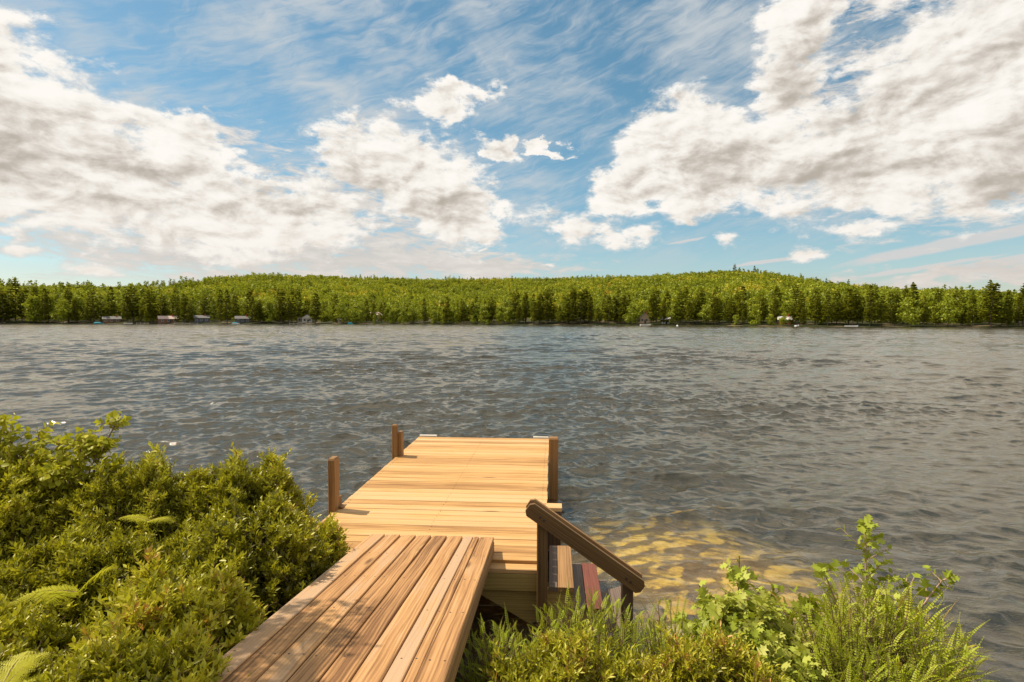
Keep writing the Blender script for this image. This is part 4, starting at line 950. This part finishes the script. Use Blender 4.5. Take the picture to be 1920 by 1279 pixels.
def cabin(a, off, w, d, h, roof_h, wall, roof, label, gable_front=False, porch=False, lift=0., rz=0.):
    o = far_empty('lakeside_cabin', a, off, label, 'cabin', rz=rz)
    solid('wall', wall, o, [bx(-w/2, w/2, 0, d, -1.5, h+lift)] if not gable_front else [([(-w/2, 0, -1.5), (w/2, 0, -1.5), (w/2, 0, h), (0, 0, h+roof_h), (-w/2, 0, h), (-w/2, d, -1.5), (w/2, d, -1.5), (w/2, d, h), (0, d, h+roof_h), (-w/2, d, h)], [(0, 1, 2, 3, 4), (9, 8, 7, 6, 5), (0, 4, 9, 5), (2, 1, 6, 7), (0, 5, 6, 1)])])
    e = .6; t = .18
    if gable_front:
        rv = [(-w/2-e, -e, h-e*roof_h/(w/2)), (0, -e, h+roof_h), (w/2+e, -e, h-e*roof_h/(w/2)), (-w/2-e, d+e, h-e*roof_h/(w/2)), (0, d+e, h+roof_h), (w/2+e, d+e, h-e*roof_h/(w/2))]
        rv = [(x, y, z+.06) for x, y, z in rv] + [(x, y, z+.06+t) for x, y, z in rv]
        rf = [(0, 1, 4, 3), (1, 2, 5, 4), (6, 9, 10, 7), (7, 10, 11, 8), (0, 6, 7, 1), (1, 7, 8, 2), (3, 4, 10, 9), (4, 5, 11, 10), (0, 3, 9, 6), (2, 8, 11, 5)]
    else:
        rv = [(-w/2-e, -e, h-.25), (w/2+e, -e, h-.25), (w/2+e, d/2, h+roof_h), (-w/2-e, d/2, h+roof_h), (-w/2-e, d+e, h-.25), (w/2+e, d+e, h-.25)]
        rv = [(x, y, z+.06+lift) for x, y, z in rv] + [(x, y, z+.06+t+lift) for x, y, z in rv]
        rf = [(0, 3, 2, 1), (3, 4, 5, 2), (6, 7, 8, 9), (9, 8, 11, 10), (0, 1, 7, 6), (1, 2, 8, 7), (2, 5, 11, 8), (5, 4, 10, 11), (4, 3, 9, 10), (3, 0, 6, 9)]
    ro = solid('roof', roof, o, [(rv, rf)]); solid('chimney', C['red_paint'] if wall is not C['white_siding'] else C['grey_roof'], ro, [bx(w*.2, w*.2+.7, d*.4, d*.4+.7, h, h+roof_h+1.2+lift)])
    nw = max(2, int(w/3))
    for k in range(nw):
        x = -w/2 + (k+.5)*w/nw; wf = solid('window', C['white_siding'] if wall is not C['white_siding'] else C['blue_siding'], o, [bx(x-.65, x+.65, -.06, .0, h*.35, h*.35+1.25)]); solid('pane', C['dark_glass'], wf, [bx(x-.52, x+.52, -.09, -.065, h*.35+.13, h*.35+1.12)])
    solid('door', C['dark_glass'], o, [bx(-.4+w*.08, .5+w*.08, -.05, -.002, 0, 2.05)])
    if porch:
        solid('porch', C['white_siding'], o, [bx(-w/2-2.5, w/2, -2.4, -.1, 0, .2), bx(-w/2-2.5, w/2, -2.4, -2.3, .9, 1.0)] + [bx(x, x+.14, -2.4, -2.26, .2, h-.3) for x in np.linspace(-w/2-2.5, w/2-.14, 6)] + [bx(-w/2-2.7, w/2+.2, -2.6, -.1, h-.3, h-.15)])
    return o
cabin(-35.1, 7, 10, 6, 2.6, 1.6, C['brown_siding'], C['grey_roof'], 'low dark brown cabin with grey roof under the pines on the far shore')
cabin(-31.1, 6, 11, 6, 2.8, 1.8, C['brown_siding'], C['pale_roof'], 'long brown cabin with a pale sunlit roof on the far left shore', rz=.15)
cabin(-28.6, 9, 9, 6, 3.2, 1.6, C['blue_siding'], C['grey_roof'], 'blue grey cabin behind tall trunks on the far left shore')
cabin(-25.3, 8, 9, 6, 2.8, 1.6, C['blue_siding'], C['grey_roof'], 'dark cabin between the rocky beach and the white house on the far shore')
cabin(-19.8, 9, 6.5, 6, 3.4, 2.1, C['white_siding'], C['grey_roof'], 'white gabled house with a columned porch on the far shore', gable_front=True, porch=True)
cabin(-16.6, 7, 5.5, 4, 2.3, 1.3, C['tan_siding'], C['grey_roof'], 'small tan boathouse left of the middle of the far shore')
cabin(-13.3, 42, 9, 6, 3.0, 2.0, C['tan_siding'], C['pale_roof'], 'pinkish house among trees up the far slope', lift=1.5)
cabin(13.1, 10, 4.5, 4, 3.4, 2.2, C['tan_siding'], C['white_siding'], 'narrow pale gabled cabin in the pines, right far shore', gable_front=True)
cabin(15.1, 8, 4.0, 4, 2.4, 1.1, C['white_siding'], C['white_siding'], 'tiny white shed right of the narrow gabled cabin on the far shore')
cabin(25.6, 8, 5, 4, 2.3, 1.3, C['red_paint'], C['white_siding'], 'small red boathouse with a white roof on the right far shore')
def boat(a, off, L, hull, label, cover=None, rz=0.):
    o = far_empty('moored_boat', a, off, label, 'boat', z=0., rz=rz)
    w = L*.17; st_ = [(-.5, .85, .5), (-.2, 1, .5), (.15, .95, .52), (.38, .55, .6), (.5, .04, .72)]
    V = []; F = []
    for (x, ww, zz) in st_: V += [(x*L, -w*ww, zz), (x*L, -w*ww*.6, -.15), (x*L, w*ww*.6, -.15), (x*L, w*ww, zz)]
    for i in range(4):
        for k in range(3): F.append((i*4+k, i*4+k+1, i*4+k+5, i*4+k+4))
        F.append((i*4+3, i*4, i*4+4, i*4+7))
    F += [(0, 3, 2, 1), (16, 17, 18, 19)]
    solid('hull', hull, o, [(V, F)])
    if cover: solid('cover', cover, o, [([(-.5*L, -w*.8, .52), (-.5*L, w*.8, .52), (.3*L, w*.6, .58), (.3*L, -w*.6, .58), (-.35*L, 0, 1.15), (.15*L, 0, 1.2)], [(0, 3, 5, 4), (1, 4, 5, 2), (0, 4, 1), (3, 2, 5)])])
    else: solid('windshield', C['dark_glass'], o, [([(.1*L, -w*.8, .54), (.1*L, w*.8, .54), (.02*L, w*.7, 1.0), (.02*L, -w*.7, 1.0), (.12*L, -w*.8, .54), (.12*L, w*.8, .54), (.04*L, w*.7, 1.0), (.04*L, -w*.7, 1.0)], [(0, 1, 2, 3), (7, 6, 5, 4), (3, 2, 6, 7), (0, 3, 7, 4), (1, 5, 6, 2)])])
boat(-36.0, -3, 5.5, C['teal_cover'], 'turquoise covered boat moored at the left end of the far shore', C['teal_cover'])
boat(-34.0, -2.5, 5, C['white_hull'], 'white motorboat moored below the grey-roofed brown cabin')
boat(-25.9, -3, 4.5, C['white_hull'], 'white hull with turquoise cover moored below the dark cabin', C['teal_cover'])
boat(-15.85, -3, 3.6, C['teal_cover'], 'small bright turquoise boat near the tan boathouse on the far shore', C['teal_cover'])
boat(13.2, -3, 5.5, C['white_hull'], 'white boat moored in front of the narrow gabled cabin', rz=.3)
boat(30.8, -3, 5, C['white_hull'], 'white boat moored under the dark pines on the right far shore')
boat(26.6, -3, 3.5, C['white_hull'], 'small white boat right of the red boathouse', rz=1.2)
def far_dock(a, L, w, label, rz=0.):
    o = far_empty('shore_dock', a, -6, label, 'dock', z=0., rz=rz)
    solid('deck', C['dock_grey'], o, [bx(-L/2, L/2, 0, w, .35, .5)])
    for k in range(4):
        x = -L/2+.2+k*(L-.4)/3; solid('post', C['dock_grey'], o, [bx(x-.1, x+.1, -.14, 0, -1.5, .95)])
far_dock(-29.8, 14, 2, 'long low grey dock along the rocky beach on the far left shore'); far_dock(-20.8, 8, 2, 'low grey dock below the white house on the far shore'); far_dock(-33.0, 7, 1.6, 'short grey dock between the two brown cabins on the far shore')
# a buoy off the right shore
o = empty('mooring_buoy', (54, 175, 0), 0, 'small white mooring buoy floating off the right far shore', 'buoy')
o.location = (float(rs_of(16.2)-40)*math.sin(R(16.2)), float(rs_of(16.2)-40)*math.cos(R(16.2)), 0)
mb = MB(); mb.tube([(0, 0, -.3), (0, 0, -.1), (0, 0, .25), (0, 0, .55), (0, 0, .65)], [.25, .42, .42, .3, .05], 12); mb.build('float', C['white_hull'], o)
mb = MB(); mb.tube([(0, 0, .66), (0, 0, 1.1)], .05, 6); mb.build('mast', C['blue_siding'], o)
print('trees', n_tree)
